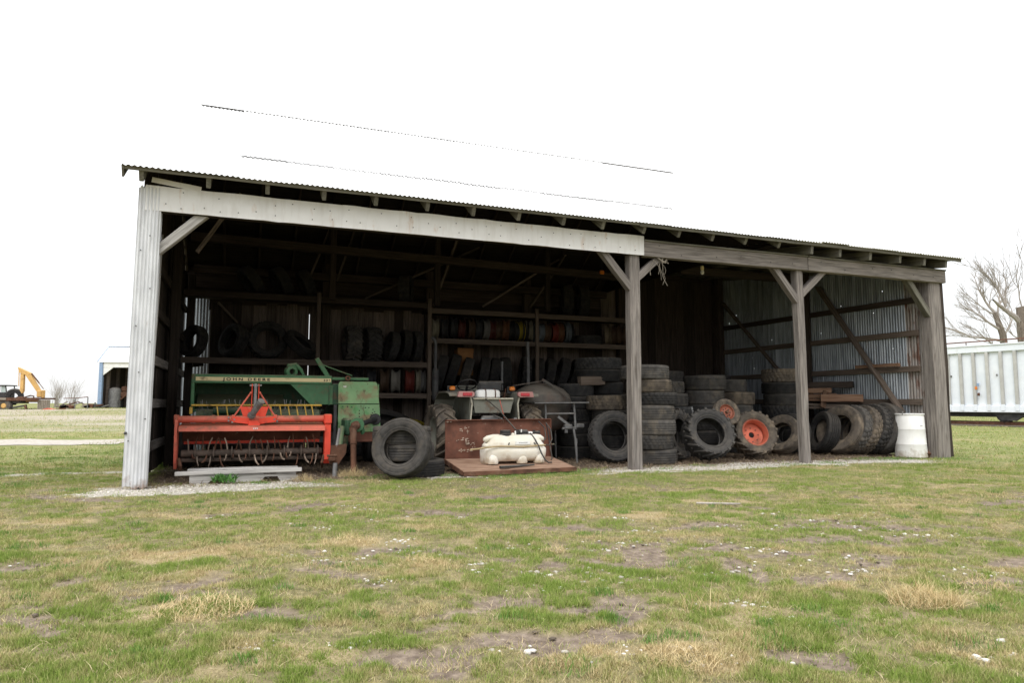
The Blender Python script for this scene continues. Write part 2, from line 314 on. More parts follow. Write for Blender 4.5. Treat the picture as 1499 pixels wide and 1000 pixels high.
M_rustf = mat('dusty_tray_floor', (.20, .115, .072), (.42, .28, .20), (1, 4, 1), 3, rough=.9, bump=.2, rand=.03, stains=[((.10, .05, .035), (2, 5, 2), 3.0, .55, .75, .7)])
M_soot = mat('sooty_steel', (.05, .047, .044), (.13, .115, .10), (1, 1, 1), 4, rough=.65, metal=.2, bump=.1, rand=.08, stains=[((.12, .07, .05), (1, 1, 1), 3, .5, .7, .7)])
M_gsteel = mat('grey_steel', (.13, .13, .13), (.27, .265, .26), (1, 1, 1), 6, rough=.6, metal=.3, bump=.1, rand=.15, stains=[((.13, .08, .055), (1, 1, 1), 6, .6, .75, .7)])
M_dsteel = mat('dark_steel', (.03, .03, .032), (.075, .073, .07), (1, 1, 1), 6, rough=.6, metal=.2, bump=.1, rand=.2, stains=[((.11, .065, .045), (1, 1, 1), 6, .58, .72, .7)])
M_blackp = mat('black_plastic', (.015, .015, .016), (.03, .03, .031), (1, 1, 1), 8, rough=.5, bump=.05, rand=.1, spec=.4)
M_tank = mat('translucent_white_plastic', (.62, .57, .46), (.80, .77, .69), (1, 1, 1), 3, rough=.5, bump=.03, rand=.02, stains=[((.42, .31, .18), (1.5, 1.5, 3), 3.0, .58, .8, .6)], spec=.35)
M_tank.node_tree.nodes['Principled BSDF'].inputs['Subsurface Weight'].default_value = .15
M_tank.node_tree.nodes['Principled BSDF'].inputs['Subsurface Radius'].default_value = (.05, .04, .03)
splash(M_tank, (.36, .26, .15), -.14, .30, .7)
M_wplast = mat('white_plastic', (.70, .69, .66), (.82, .82, .80), (1, 1, 1), 4, rough=.5, bump=.03, rand=.03, stains=[((.50, .45, .36), (2, 2, .8), 4.0, .62, .8, .6)])
M_fender = paint('pale_grey_paint', (.20, .20, .165), .4, dark=.75)
M_creamw = paint('cream_white_paint', (.52, .49, .39), .3, dark=.85)
M_light = mat('red_lens', (.36, .018, .028), (.52, .04, .055), (30, 30, 30), 2, rough=.25, bump=.1, rand=.05, spec=.6)
M_pink = mat('pink_lens_housing', (.34, .15, .14), (.46, .23, .21), (1, 1, 1), 8, rough=.4, bump=0, rand=.05, spec=.5)
M_amber = mat('amber_lens', (.50, .13, .012), (.66, .20, .02), (20, 20, 20), 2, rough=.3, bump=.1, rand=.05, spec=.6)
M_tan = mat('tan_hose', (.30, .23, .12), (.48, .38, .22), (1, 1, 1), 9, rough=.7, bump=.05, rand=.1)
M_letter = mat('black_lettering', (.02, .022, .02), (.04, .042, .04), (1, 1, 1), 9, rough=.7, bump=0, rand=0)
M_blue = paint('blue_trim', (.24, .33, .47), .1, dark=.9)
M_orange = paint('orange_rim_paint', (.56, .145, .085), .4, dark=.72, dirt=.4)
M_tine = mat('worn_tine_steel', (.13, .085, .06), (.36, .29, .23), (1, 1, 1), 9, rough=.7, metal=.2, bump=.1, rand=.35)
M_orust = paint('rusty_orange_hub', (.30, .10, .06), .7)
M_straw = mat('straw', (.36, .26, .13), (.60, .48, .28), (3, 3, 3), 9, rough=.9, bump=0, rand=.1)
M_litter = mat('floor_litter', (.06, .045, .03), (.20, .15, .095), (9, 9, 9), 5, rough=.95, bump=0, rand=.1)
M_weed = mat('weed_leaf', (.05, .12, .03), (.10, .21, .05), (9, 9, 9), 5, rough=.7, bump=0, rand=.1)
M_bark = mat('bark', (.10, .08, .065), (.24, .20, .165), (3, 3, 1), 4, rough=.95, bump=.3, rand=.1)
M_twig = mat('twig_bark', (.26, .23, .205), (.40, .36, .33), (3, 3, 1), 4, rough=.95, bump=0, rand=.1)
M_car = mat('white_railcar_paint', (.66, .70, .76), (.76, .79, .84), (1, 1, 1), 1.5, rough=.6, bump=0, rand=.02, stains=[((.50, .46, .40), (1, 1, .4), 2.5, .6, .8, .5)])
M_rib = mat('dusty_rib_paint', (.38, .375, .355), (.48, .475, .455), (1, 1, 1), 3, rough=.7, bump=0, rand=.06)
M_glass = mat('cab_glass', (.35, .42, .40), (.45, .52, .50), (1, 1, 1), 2, rough=.15, bump=0, rand=0, spec=.6)
M_crate = mat('woven_grey_crate', (.16, .14, .11), (.32, .28, .23), (8, 8, 8), 3, rough=.9, bump=.2, rand=.1)
M_card = mat('brown_cardboard', (.26, .12, .045), (.36, .18, .07), (1, 1, 1), 4, rough=.9, bump=0, rand=.05)
for q in (M_green, M_greend, M_greenf): dusty(q, (.20, .17, .11), .6)
for q in (M_red, M_redd): dusty(q, (.30, .15, .09), .5)
for q in (M_fender, M_creamw, M_soot, M_blackp, M_gsteel): dusty(q, (.22, .19, .15), .45)
def flat(name, c, rough=.6): return mat(name, tuple(q * .85 for q in c), c, (1, 1, 1), 6, rough=rough, bump=.05, rand=.1, stains=[((.10, .07, .05), (1, 1, 1), 6, .55, .75, .6)])

# ------------------------------------------------------------------ ground
def axis(lo, hi, step, far_lo, far_hi, g=1.13):
    a = list(np.arange(lo, hi + 1e-6, step)); st = step; q = lo
    while q > far_lo: st *= g; q -= st; a.insert(0, q)
    st = step; q = hi
    while q < far_hi: st *= g; q += st; a.append(q)
    return np.array(a)
gx = axis(-9.5, 11.0, .055, -1500, 1500); gy = axis(1.6, 15.0, .055, -60, 3000)
X, Y = np.meshgrid(gx, gy); nx, ny = len(gx), len(gy)
Z = gz(X, Y)
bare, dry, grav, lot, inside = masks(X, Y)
Z = Z - .012 * bare
co = np.stack([X, Y, Z], -1).reshape(-1, 3)
ii = np.arange((ny - 1) * nx).reshape(ny - 1, nx)[:, :-1].ravel()
quads = np.stack([ii, ii + 1, ii + nx + 1, ii + nx], -1)
def np_mesh(name, co, faces, cols=None):
    me = bpy.data.meshes.new(name); k = faces.shape[1]; nf = len(faces)
    me.vertices.add(len(co)); me.vertices.foreach_set('co', co.astype(np.float32).ravel())
    me.loops.add(nf * k); me.loops.foreach_set('vertex_index', faces.astype(np.int32).ravel())
    me.polygons.add(nf); me.polygons.foreach_set('loop_start', np.arange(0, nf * k, k, dtype=np.int32))
    try: me.polygons.foreach_set('loop_total', np.full(nf, k, np.int32))
    except Exception: pass
    me.update(calc_edges=True)
    for nm, c in (cols or {}).items():
        a = me.attributes.new(nm, 'FLOAT_COLOR', 'POINT')
        c4 = np.ones((len(co), 4), np.float32); c4[:, :c.shape[1]] = c; a.data.foreach_set('color', c4.ravel())
    return me
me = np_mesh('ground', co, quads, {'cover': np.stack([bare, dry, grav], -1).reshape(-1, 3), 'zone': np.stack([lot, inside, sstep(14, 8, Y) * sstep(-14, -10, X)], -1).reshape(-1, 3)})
me.polygons.foreach_set('use_smooth', [True] * len(me.polygons))
m = bpy.data.materials.new('ground_soil_and_turf'); m.use_nodes = True; nt = m.node_tree; N = nt.nodes; Lk = nt.links; P = N['Principled BSDF']
def nnoise(scale, det=6, rough=.6, vec=None):
    n = N.new('ShaderNodeTexNoise'); n.inputs['Scale'].default_value = scale; n.inputs['Detail'].default_value = det; n.inputs['Roughness'].default_value = rough
    if vec is not None: Lk.new(vec, n.inputs['Vector'])
    return n.outputs[0]
def ramp(inp, stops):
    r = N.new('ShaderNodeValToRGB'); e = r.color_ramp.elements
    while len(e) < len(stops): e.new(.5)
    for q, (pos, c) in zip(e, stops): q.position = pos; q.color = (*c, 1)
    Lk.new(inp, r.inputs[0]); return r.outputs[0]
def mix(f, a, b):
    x = N.new('ShaderNodeMix'); x.data_type = 'RGBA'
    Lk.new(f, x.inputs[0]); Lk.new(a, x.inputs[6]); Lk.new(b, x.inputs[7]); return x.outputs[2]
def math_(op, a, b):
    x = N.new('ShaderNodeMath'); x.operation = op; x.use_clamp = True
    for i, q in enumerate((a, b)):
        if isinstance(q, (int, float)): x.inputs[i].default_value = q
        else: Lk.new(q, x.inputs[i])
    return x.outputs[0]
tcn = N.new('ShaderNodeTexCoord').outputs['Object']
at = N.new('ShaderNodeAttribute'); at.attribute_name = 'cover'; sp = N.new('ShaderNodeSeparateColor'); Lk.new(at.outputs['Color'], sp.inputs[0])
at2 = N.new('ShaderNodeAttribute'); at2.attribute_name = 'zone'; sp2 = N.new('ShaderNodeSeparateColor'); Lk.new(at2.outputs['Color'], sp2.inputs[0])
nA = nnoise(1.1, 8, .65, tcn); nB = nnoise(14, 8, .7, tcn); nC = nnoise(60, 4, .6, tcn); nD = nnoise(.18, 8, .6, tcn)
turf = ramp(nA, [(.3, (.11, .155, .038)), (.5, (.19, .20, .07)), (.7, (.30, .26, .125))])
turf = mix(math_('MULTIPLY', nD, .6), turf, ramp(nB, [(.35, (.085, .14, .03)), (.65, (.26, .24, .105))]))
soil = ramp(nB, [(.28, (.085, .064, .05)), (.47, (.17, .132, .102)), (.62, (.25, .20, .155)), (.75, (.42, .35, .265))])
dryc = ramp(nC, [(.3, (.20, .155, .085)), (.7, (.42, .34, .20))])
gravc = ramp(nC, [(.3, (.24, .215, .18)), (.55, (.42, .39, .34)), (.75, (.56, .53, .48))])
lotc = ramp(nB, [(.3, (.25, .21, .16)), (.7, (.46, .41, .34))])
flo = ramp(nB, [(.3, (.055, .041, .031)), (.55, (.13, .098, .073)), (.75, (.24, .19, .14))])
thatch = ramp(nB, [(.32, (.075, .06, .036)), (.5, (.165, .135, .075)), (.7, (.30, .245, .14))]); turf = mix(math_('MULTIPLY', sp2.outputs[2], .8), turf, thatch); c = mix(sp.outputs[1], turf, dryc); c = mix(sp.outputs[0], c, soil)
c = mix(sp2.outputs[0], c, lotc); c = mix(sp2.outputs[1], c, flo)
gf = math_('MULTIPLY', sp.outputs[2], math_('ADD', .55, nB)); c = mix(gf, c, gravc)
Lk.new(c, P.inputs['Base Color']); P.inputs['Roughness'].default_value = .95; P.inputs['Specular IOR Level'].default_value = .15
bp = N.new('ShaderNodeBump'); bp.inputs['Strength'].default_value = .6; bp.inputs['Distance'].default_value = .02; Lk.new(nB, bp.inputs['Height']); Lk.new(bp.outputs[0], P.inputs['Normal'])
me.materials.append(m)
ground = link('ground', me, kind='structure')
def ground_at(x, y):      # height of the built ground mesh itself
    i = np.clip(np.searchsorted(gx, x) - 1, 0, nx - 2); j = np.clip(np.searchsorted(gy, y) - 1, 0, ny - 2)
    u = (x - gx[i]) / (gx[i + 1] - gx[i]); v = (y - gy[j]) / (gy[j + 1] - gy[j])
    return (Z[j, i] * (1 - u) + Z[j, i + 1] * u) * (1 - v) + (Z[j + 1, i] * (1 - u) + Z[j + 1, i + 1] * u) * v
# far flat pale gravel path left of the shed: its own sheet just above the ground
def sheet(name, quad, nu, nv, dz, material, jit=.25):
    us = np.linspace(0, 1, nu); vs = np.linspace(0, 1, nv); U_, V_ = np.meshgrid(us, vs)
    q = np.array(quad, float)
    P_ = (q[0] * (1 - U_)[..., None] + q[1] * U_[..., None]) * (1 - V_)[..., None] + (q[3] * (1 - U_)[..., None] + q[2] * U_[..., None]) * V_[..., None]
    e = ((V_ == 0) | (V_ == 1) | (U_ == 1)).astype(float)
    P_[..., 1] += e * (fbm(P_[..., 0] * 1.1, V_ * 5, 91, 4) - .5) * 2 * jit
    z = ground_at(P_[..., 0], P_[..., 1]) + dz
    co = np.concatenate([P_, z[..., None]], -1).reshape(-1, 3)
    ii = np.arange((nv - 1) * nu).reshape(nv - 1, nu)[:, :-1].ravel()
    me = np_mesh(name, co, np.stack([ii, ii + 1, ii + nu + 1, ii + nu], -1)); me.materials.append(material)
    return link(name, me, kind='structure')
M_path = mat('pale_crushed_stone', (.28, .25, .21), (.50, .46, .41), (1, 1, 1), 9, rough=.95, bump=.3, rand=0, stains=[((.30, .27, .18), (.5, 2, 1), 1.6, .55, .75, .6)])
sheet('gravel_path', [(-30, 15.0), (-10.6, 18.6), (-11.2, 20.6), (-36, 21.8)], 120, 12, .012, M_path, .45)
# ------------------------------------------------------------------ the shed
shed = thing('open_front_shed', 'long weathered open-front shed with white roof holding farm machines and old tires', 'shed', SO, SA)
RS = .65                                             # roof slope of the tall part
def roof_z(d): return 4.135 + RS * (d + .35) if d <= 3.5 else 4.135 + RS * 3.85 - RS * (d - 3.5)
def low_z(d): return 4.115 + .13 * (d + .35)
def plank(name, p0, p1, wd, ht, m, up=(0, 0, 1), ch=.006, wob=.004, parent=None, seg=4, kind=None):
    p0 = Vector(p0); p1 = Vector(p1); M, L = frame(p0, p1, up)
    mb = MB(); y, z = wd / 2, ht / 2; ch = min(ch, y * .6, z * .6)
    sec = [(-y + ch, -z), (y - ch, -z), (y, -z + ch), (y, z - ch), (y - ch, z), (-y + ch, z), (-y, z - ch), (-y, -z + ch)]
    vs = []
    for i in range(seg + 1):
        x = -L / 2 + L * i / seg; dy = rnd.uniform(-wob, wob); dz = rnd.uniform(-wob, wob); g = 1 + rnd.uniform(-wob, wob) * 2
        vs += [(x, a * g + dy, b * g + dz) for a, b in sec]
    fs = [tuple(range(8))[::-1], tuple(seg * 8 + j for j in range(8))]
    fs += [(i * 8 + j, i * 8 + (j + 1) % 8, (i + 1) * 8 + (j + 1) % 8, (i + 1) * 8 + j) for i in range(seg) for j in range(8)]
    mb.add(vs, fs)
    return link(name, mb.mesh(name, m, 30), parent if parent is not None else shed, kind, M=M)
def corr_mesh(name, width, length, m, amp=.009, pitch=.068, holes=(), rows=1, thick=0, wob=0.0, cpw=6):
    nc = max(6, int(round(width / pitch * cpw))); ys = [length * i / rows for i in range(rows + 1)]
    hl = []
    for yh in holes: ys += [yh - .009, yh + .009]; hl.append(yh)
    ys = sorted(ys); vs = []
    for yy in ys:
        dz = rnd.uniform(-wob, wob)
        for i in range(nc + 1):
            x = width * i / nc; vs.append((x, yy, amp * math.sin(2 * PI * x / pitch) + dz))
    hc = {yh: rnd.randrange(4, nc - 4) for yh in hl}; fs = []
    for r_ in range(len(ys) - 1):
        skip = None
        for yh in hl:
            if abs(ys[r_] - (yh - .009)) < 1e-6: skip = hc[yh]
        for i in range(nc):
            if i == skip: continue
            fs.append((r_ * (nc + 1) + i, r_ * (nc + 1) + i + 1, (r_ + 1) * (nc + 1) + i + 1, (r_ + 1) * (nc + 1) + i))
    mb = MB(); mb.add(vs, fs); return mb.mesh(name, m, 60)
def axes(o, x, y, z):
    x, y, z = Vector(x).normalized(), Vector(y).normalized(), Vector(z).normalized()
    return Matrix(((x.x, y.x, z.x, o[0]), (x.y, y.y, z.y, o[1]), (x.z, y.z, z.z, o[2]), (0, 0, 0, 1)))

# front posts (round-edged square timbers) and the clad left post
def post(s, d, wd, h, m=M_post, name='post', lean=(0, 0), dep=None):
    return plank(name, (s, d, -.15), (s + lean[0], d + lean[1], h), dep or wd, wd, m, up=(1, 0, 0), ch=.018, wob=.006, seg=8)
post(7.43, .11, .20, 3.66, dep=.185); post(11.10, .11, .165, 3.66, lean=(-.04, 0), dep=.165); 
post(14.72, .15, .33, 3.68, lean=(-.05, 0), dep=.27); post(.02, .13, .14, 3.6, M_dark)
# cladding wrapped round the left post: front face and inner face, with a battered lower edge
def clad():
    mb = MB(); prof = []
    x = -.19; 
    for i in range(57): prof.append((-.15 + .265 * i / 56, .009 * math.sin(2 * PI * i / 56 * 6.3)))
    for i in range(1, 14): prof.append((.118 + .008 * math.sin(2 * PI * i / 13 * 2.2), .0 + .16 * i / 13))
    n = len(prof); hs = [0.0, .05, .12, .25, .5, 1.0, 1.6, 2.2, 2.9, 3.4, 3.93]; vs = []
    for k, h in enumerate(hs):
        for i, (px_, py_) in enumerate(prof):
            dent = .016 * (vnoise(np.array(px_ * 9), np.array(h * 3.0), 5) - .5) * (2 if h < 1.2 else 1)
            hh = h + (float(vnoise(np.array(i * .2), np.array(0.), 6)) * .05 if k == 0 else 0) + (float(vnoise(np.array(i * .5), np.array(3.), 6)) * .05 if k == len(hs) - 1 else 0)
            vs.append((px_ - .0 * h + .02 * (h / 3.6), py_ - .03 + float(dent), hh))
    fs = [(k * n + i, k * n + i + 1, (k + 1) * n + i + 1, (k + 1) * n + i) for k in range(len(hs) - 1) for i in range(n - 1)]
    mb.add(vs, fs); return mb.build('corner_cladding', M_clad, shed, angle=70)
clad()
kb = MB()
for s_, z_ in ((-.10, .62), (-.02, 1.5), (.06, 2.6), (.08, .9), (-.08, 2.1), (.03, 3.3), (-.07, 3.1), (.09, 1.9)): kb.ell((s_, -.045, z_), (.009, .006, .009), 8, 4)
kb.ell((-.135, -.05, .72), (.02, .02, .02), 8, 5)
kb.build('cladding_nail', M_dsteel, shed, kind='stuff')
plank('torn_cladding_strip', (.02, -.04, 4.06), (.62, -.035, 3.995), .004, .07, M_white, wob=.002)

# header beams and fascia panels
plank('header_beam', (-.05, .05, 3.78), (7.5, .05, 3.80), .09, .27, M_dark, seg=6)
plank('header_beam', (7.585, .03, 3.765), (11.20, .03, 3.775), .13, .255, M_post, seg=6)
plank('header_beam', (11.205, .02, 3.77), (14.92, .02, 3.765), .14, .25, M_post, seg=6)
plank('sill_board', (7.585, .02, 3.905), (11.20, .02, 3.915), .17, .03, M_rafter)
plank('sill_board', (11.205, .01, 3.91), (14.92, .01, 3.905), .18, .03, M_rafter)
for a, b in ((-.05, 2.55), (2.5, 5.05), (5.0, 7.585)):
    M, L = frame(Vector((a, -.025 - (.006 if a > 1 and a < 4 else 0), 3.815)), Vector((b, -.025 - (.006 if a > 1 and a < 4 else 0), 3.815)))
    mb = MB(); k = 14; vs = []
    for i in range(k + 1):
        x = -L / 2 + L * i / k
        vs += [(x, -.004 + rnd.uniform(-.004, .004), -.168 + rnd.uniform(-.006, .006)), (x, -.004 + rnd.uniform(-.004, .004), 0), (x, -.004, .168 + rnd.uniform(-.006, .006)), (x, .006, .168), (x, .006, -.168)]
    fs = [(i * 5 + j, i * 5 + (j + 1) % 5, (i + 1) * 5 + (j + 1) % 5, (i + 1) * 5 + j) for i in range(k) for j in range(5)] + [(0, 1, 2, 3, 4), tuple(k * 5 + j for j in (4, 3, 2, 1, 0))]
    mb.add(vs, fs); link('fascia_panel', mb.mesh('fascia_panel', M_white, 40), shed, M=M)
kb = MB(); q = .15
while q < 7.5:
    for zz in ((3.90, 3.73) if rnd.random() < .4 else (rnd.choice((3.9, 3.73, 3.82)),)):
        kb.ell((q + rnd.uniform(-.05, .05), -.042, zz + rnd.uniform(-.03, .03)), (.008, .006, .008), 8, 4)
    q += .24
for q in np.arange(7.8, 14.8, .62):
    kb.ell((q + rnd.uniform(-.1, .1), -.055 if q > 11.2 else -.04, 3.77 + rnd.uniform(-.08, .08)), (.010, .007, .010), 8, 4)
kb.build('nail_head', M_dsteel, shed, kind='stuff')
# knee braces
for p0, p1, m_ in (((.10, .1, 3.12), (.72, .1, 3.74), M_gray), ((7.42, .1, 3.02), (6.73, .1, 3.785), M_post), ((7.43, .1, 3.215), (8.08, .1, 3.767), M_post),
                   ((11.09, .1, 2.975), (10.40, .1, 3.78), M_post), ((11.10, .1, 3.174), (11.78, .1, 3.75), M_post), ((14.55, .1, 2.95), (13.88, .1, 3.75), M_rafter)):
    plank('knee_brace', p0, p1, .12, .13, m_, up=(0, 1, 0), ch=.008)
# rafters and roof boards
raf = [-.07, .72, 1.46, 2.21, 2.94, 3.7, 4.42, 5.16, 5.94, 6.65, 7.43, 8.13, 8.83, 9.54, 10.3, 11.06, 11.75, 12.53, 13.32, 14.0, 14.62]
def sheath(d): return roof_z(d) - .055
for s_ in raf:
    if s_ < 10.5:
        z0, z1 = roof_z(-.3) - .135, roof_z(3.45) - .135
        plank('rafter', (s_, -.30, z0), (s_, 3.45, z1), .055, .175, M_rafter, wob=.003)
        plank('rafter', (s_, 7.2, roof_z(7.2) - .125), (s_, 3.52, roof_z(3.52) - .125), .05, .15, M_dark, wob=.003)
    else:
        plank('rafter', (s_, -.30, low_z(-.3) - .135), (s_, 7.3, low_z(7.3) - .135), .06, .175, M_rafter, wob=.003)
kk = 0
for i in range(20):
    d0 = -.335 + i * .195
    if d0 > 3.4: break
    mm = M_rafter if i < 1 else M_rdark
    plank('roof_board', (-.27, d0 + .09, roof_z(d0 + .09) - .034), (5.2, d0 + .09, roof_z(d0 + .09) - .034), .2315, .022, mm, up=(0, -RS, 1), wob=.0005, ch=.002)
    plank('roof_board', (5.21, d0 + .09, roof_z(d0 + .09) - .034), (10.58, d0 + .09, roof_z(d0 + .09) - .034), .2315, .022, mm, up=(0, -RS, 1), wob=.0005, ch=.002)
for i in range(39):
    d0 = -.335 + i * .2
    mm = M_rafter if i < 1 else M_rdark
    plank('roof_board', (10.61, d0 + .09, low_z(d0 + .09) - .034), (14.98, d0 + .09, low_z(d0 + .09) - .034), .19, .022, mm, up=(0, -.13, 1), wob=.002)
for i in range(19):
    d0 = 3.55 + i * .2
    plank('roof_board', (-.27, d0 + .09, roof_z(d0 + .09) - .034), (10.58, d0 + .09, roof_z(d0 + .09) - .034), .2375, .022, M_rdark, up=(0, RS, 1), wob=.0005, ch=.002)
plank('eave_board', (-.27, -.345, roof_z(-.35) - .042), (7.3, -.345, roof_z(-.35) - .038), .022, .055, M_rafter, wob=.004, seg=12)
plank('eave_board', (7.31, -.345, roof_z(-.35) - .045), (15.0, -.345, roof_z(-.35) - .065), .022, .065, M_rafter, wob=.005, seg=12)
plank('rake_board', (-.275, -.34, roof_z(-.35) - .09), (-.275, 3.5, roof_z(3.5) - .09), .025, .16, M_rafter, up=(0, 0, 1))
# corrugated roof sheets: two courses on the front slope, the upper lapping the lower, and a ridge cap
sl = math.sqrt(1 + RS * RS); ex = (1, 0, 0); ey = (0, 1 / sl, RS / sl); ez = (0, -RS / sl, 1 / sl)
n_sh = 16; wsh = 10.88 / n_sh
for k in range(n_sh):
    s_ = -.29 + k * wsh
    o = link('roof_sheet', corr_mesh('roof_sheet', wsh + .03, 1.06 * sl, M_roof, wob=.002), shed, M=axes((s_, -.40 + rnd.uniform(-.012, .012), roof_z(-.40) + .004 + (k % 2) * .004), ex, ey, ez))
    d1 = .50 + rnd.uniform(-.015, .015); lap = .0305 if .9 < s_ + wsh / 2 < 8.8 else .010
    link('roof_sheet', corr_mesh('roof_sheet', wsh + .03, (3.5 - d1) * sl + .02, M_roof, wob=.003), shed, M=axes((s_, d1, roof_z(d1) + lap + 0), ex, ey, ez))
ey2 = (0, -1 / sl, RS / sl); ez2 = (0, RS / sl, 1 / sl)
for k in range(4):
    link('roof_sheet', corr_mesh('roof_sheet', 2.74, 4.0 * sl, M_roof, cpw=4), shed, M=axes((-.25 + 2.72 * (k + 1), 7.5, roof_z(7.5) + .01), (-1, 0, 0), ey2, ez2))
for k in range(8):
    a = .30 + k * 1.285
    mb = MB(); mb.prism([(-.20, -.20 * RS * .92 - .012), (0, 0), (.20, -.20 * RS * .92 - .012), (.20, -.20 * RS * .92 - .004), (0, .009), (-.20, -.20 * RS * .92 - .004)], 0, 1.30)
    link('ridge_cap', mb.mesh('ridge_cap', M_roof, 20), shed, M=axes((a, 3.5, roof_z(3.5) + .0512 + rnd.uniform(-.001, .001)), (0, 1, 0), (0, 0, 1), (1, 0, 0)))
lx = math.sqrt(1 + .13 ** 2)
for k in range(7):
    s_ = 10.58 + k * .635
    link('roof_sheet', corr_mesh('roof_sheet', .655, 7.75 * lx, M_roof, wob=.012, rows=2, amp=.011), shed, M=axes((s_, -.41 + rnd.uniform(-.02, .01), low_z(-.41) + .004 + (k % 2) * .004), ex, (0, 1 / lx, .13 / lx), (0, -.13 / lx, 1 / lx)))
mb = MB(); mb.prism([(-.3, low_z(-.3) + .03), (7.2, low_z(7.2) + .03), (7.2, roof_z(7.2) - .012), (3.5, roof_z(3.5) - .012), (-.3, roof_z(-.3) - .012)], 0, .03)
mb.v = [(v[2] + 10.585, v[0], v[1]) for v in mb.v]; mb.build('gable_panel', M_dark, shed)
# left wall: upright boards with slits, and its girts
d = .22
while d < 7.05:
    wd_ = rnd.uniform(.19, .27); top = roof_z(min(d + wd_, 7)) - .18 if d < 3.4 else roof_z(d + wd_) - .18
    gap = .008 if rnd.random() < .10 else -.004
    if 3.45 < d < 3.72: gap = .022
    xo = -.10 + rnd.uniform(-.012, .012)
    plank('wall_board', (xo, d + wd_ / 2, .02), (xo, d + wd_ / 2, min(top, roof_z(7.2) - .12 + max(0, top - 4.07))), .022, wd_, M_dark, up=(0, 1, 0), wob=.0015)
    d += wd_ + gap
for zz in (.45, 1.1, 1.75, 2.5, 3.2): plank('wall_girt', (-.04, .3, zz), (-.04, 6.9, zz), .05, .14, M_post if zz < 2 else M_dark)
plank('wall_brace', (.04, .35, .9), (.04, .75, 3.5), .05, .12, M_gray, up=(1, 0, 0))
for d_ in (3.45, 6.85): post(.06, d_, .16, 4.0, M_dark)
# back wall boards, with a gap at the far left where a pale sheet stands outside
s_ = -.05
while s_ < 14.55:
    wd_ = rnd.uniform(.20, .30)
    bo = 7.02 + rnd.uniform(-.01, .01)
    if not (.02 < s_ + wd_ / 2 < .36):
        hh = 3.42 + rnd.uniform(-.05, .05) if s_ < 10.4 else 4.75
        mm = M_board if 1.1 < s_ < 11.0 and rnd.random() > .12 else M_dark
        plank('wall_board', (s_ + wd_ / 2, bo, .03), (s_ + wd_ / 2, bo, hh), .024, wd_, mm, up=(1, 0, 0), wob=.0015)
    s_ += wd_ - .016 if not 2.4 < s_ + wd_ < 2.75 else wd_ + .012
for i in range(4): plank('dark_filler_board', (-.15 if i else .42, 7.085 + .02 * (i % 2), 3.40 + i * .26), (10.75, 7.085 + .02 * (i % 2), 3.40 + i * .26), .018, .30, M_dark, wob=.001)  # dark boards added behind the wall top, closing sky leaks and reading as shade
plank('dark_filler_board', (10.6, 7.09, 4.74), (14.6, 7.09, 4.74), .03, .5, M_dark)
link('corrugated_sheet', corr_mesh('corrugated_sheet', .72, 4.2, M_galv), shed, M=axes((-.14, 7.45, 0), (1, 0, 0), (0, 0, 1), (0, -1, 0)))
plank('wall_board', (.02, 7.01, 1.95), (.36, 7.01, 2.0), .03, .1, M_dark)
for s0 in (3.0, 5.55, 8.24, 11.12, 14.45): post(s0, 6.88, .2, 5.0 if s0 < 10 else 4.7, M_dark)
# trusses and beams in the dark roof space
for p0, p1 in (((.1, 5.5, 4.58), (10.5, 5.5, 4.40)), ((.1, 6.6, 4.10), (10.5, 6.6, 4.10)), ((.1, 3.5, 4.6), (10.5, 3.5, 4.6)), ((10.7, 3.4, 4.25), (14.5, 3.4, 4.25))):
    plank('tie_beam', p0, p1, .14, .18, M_dark)
for p0, p1 in (((3.9, 6.6, 3.63), (6.6, 6.0, 5.0)), ((6.9, 6.6, 3.6), (9.0, 6.0, 5.0)), ((5.5, 6.2, 3.5), (5.95, 5.6, 5.2)), ((8.1, 6.3, 3.6), (8.85, 5.8, 4.9)), ((2.6, 6.4, 4.1), (2.95, 5.8, 5.1)), ((3.2, 6.4, 4.0), (3.5, 5.8, 5.1)),
               ((.5, 1.4, 3.42), (1.1, 1.4, 4.4)), ((.62, 6.9, 3.40), (1.05, 6.9, 2.95))):
    plank('truss_strut', p0, p1, .05, .12, M_board, up=(0, 1, 0))
for s0 in (3.0, 5.4, 8.24): plank('truss_strut', (s0, 5.5, 3.4), (s0, 5.5, 5.7), .09, .13, M_dark, up=(1, 0, 0))
# shelves: deck board, front lip, uprights
def shelf(s0, s1, z, lip=.13, m=M_shelf):
    for k in range(4): plank('shelf_deck', (s0, 6.02 + k * .24, z - .02), (s1, 6.02 + k * .24, z - .02), .225, .03, M_dark)
    plank('shelf_lip', (s0, 5.86, z - .055), (s1, 5.86, z - .06), .04, lip, m)
shelf(-.02, 5.28, 2.07); shelf(-.02, 5.28, 3.50, .14, M_dark); shelf(2.9, 5.28, 1.34, .12)
shelf(5.36, 11.0, 2.66, .12); shelf(5.36, 11.0, 3.38, .12); shelf(5.36, 11.0, 1.40, .10)
for s0, z0, z1 in ((5.31, .05, 3.6), (2.75, 2.1, 3.6), (8.10, 1.4, 3.5)): plank('shelf_upright', (s0, 5.84, z0), (s0, 5.84, z1), .07, .09, M_shelf, up=(1, 0, 0))
plank('shelf_prop', (7.03, 5.5, 1.42), (7.03, 5.5, 2.12), .05, .05, M_gsteel, up=(1, 0, 0)); plank('shelf_prop', (7.72, 5.5, 1.42), (7.70, 5.5, 2.62), .07, .07, M_gsteel, up=(1, 0, 0))
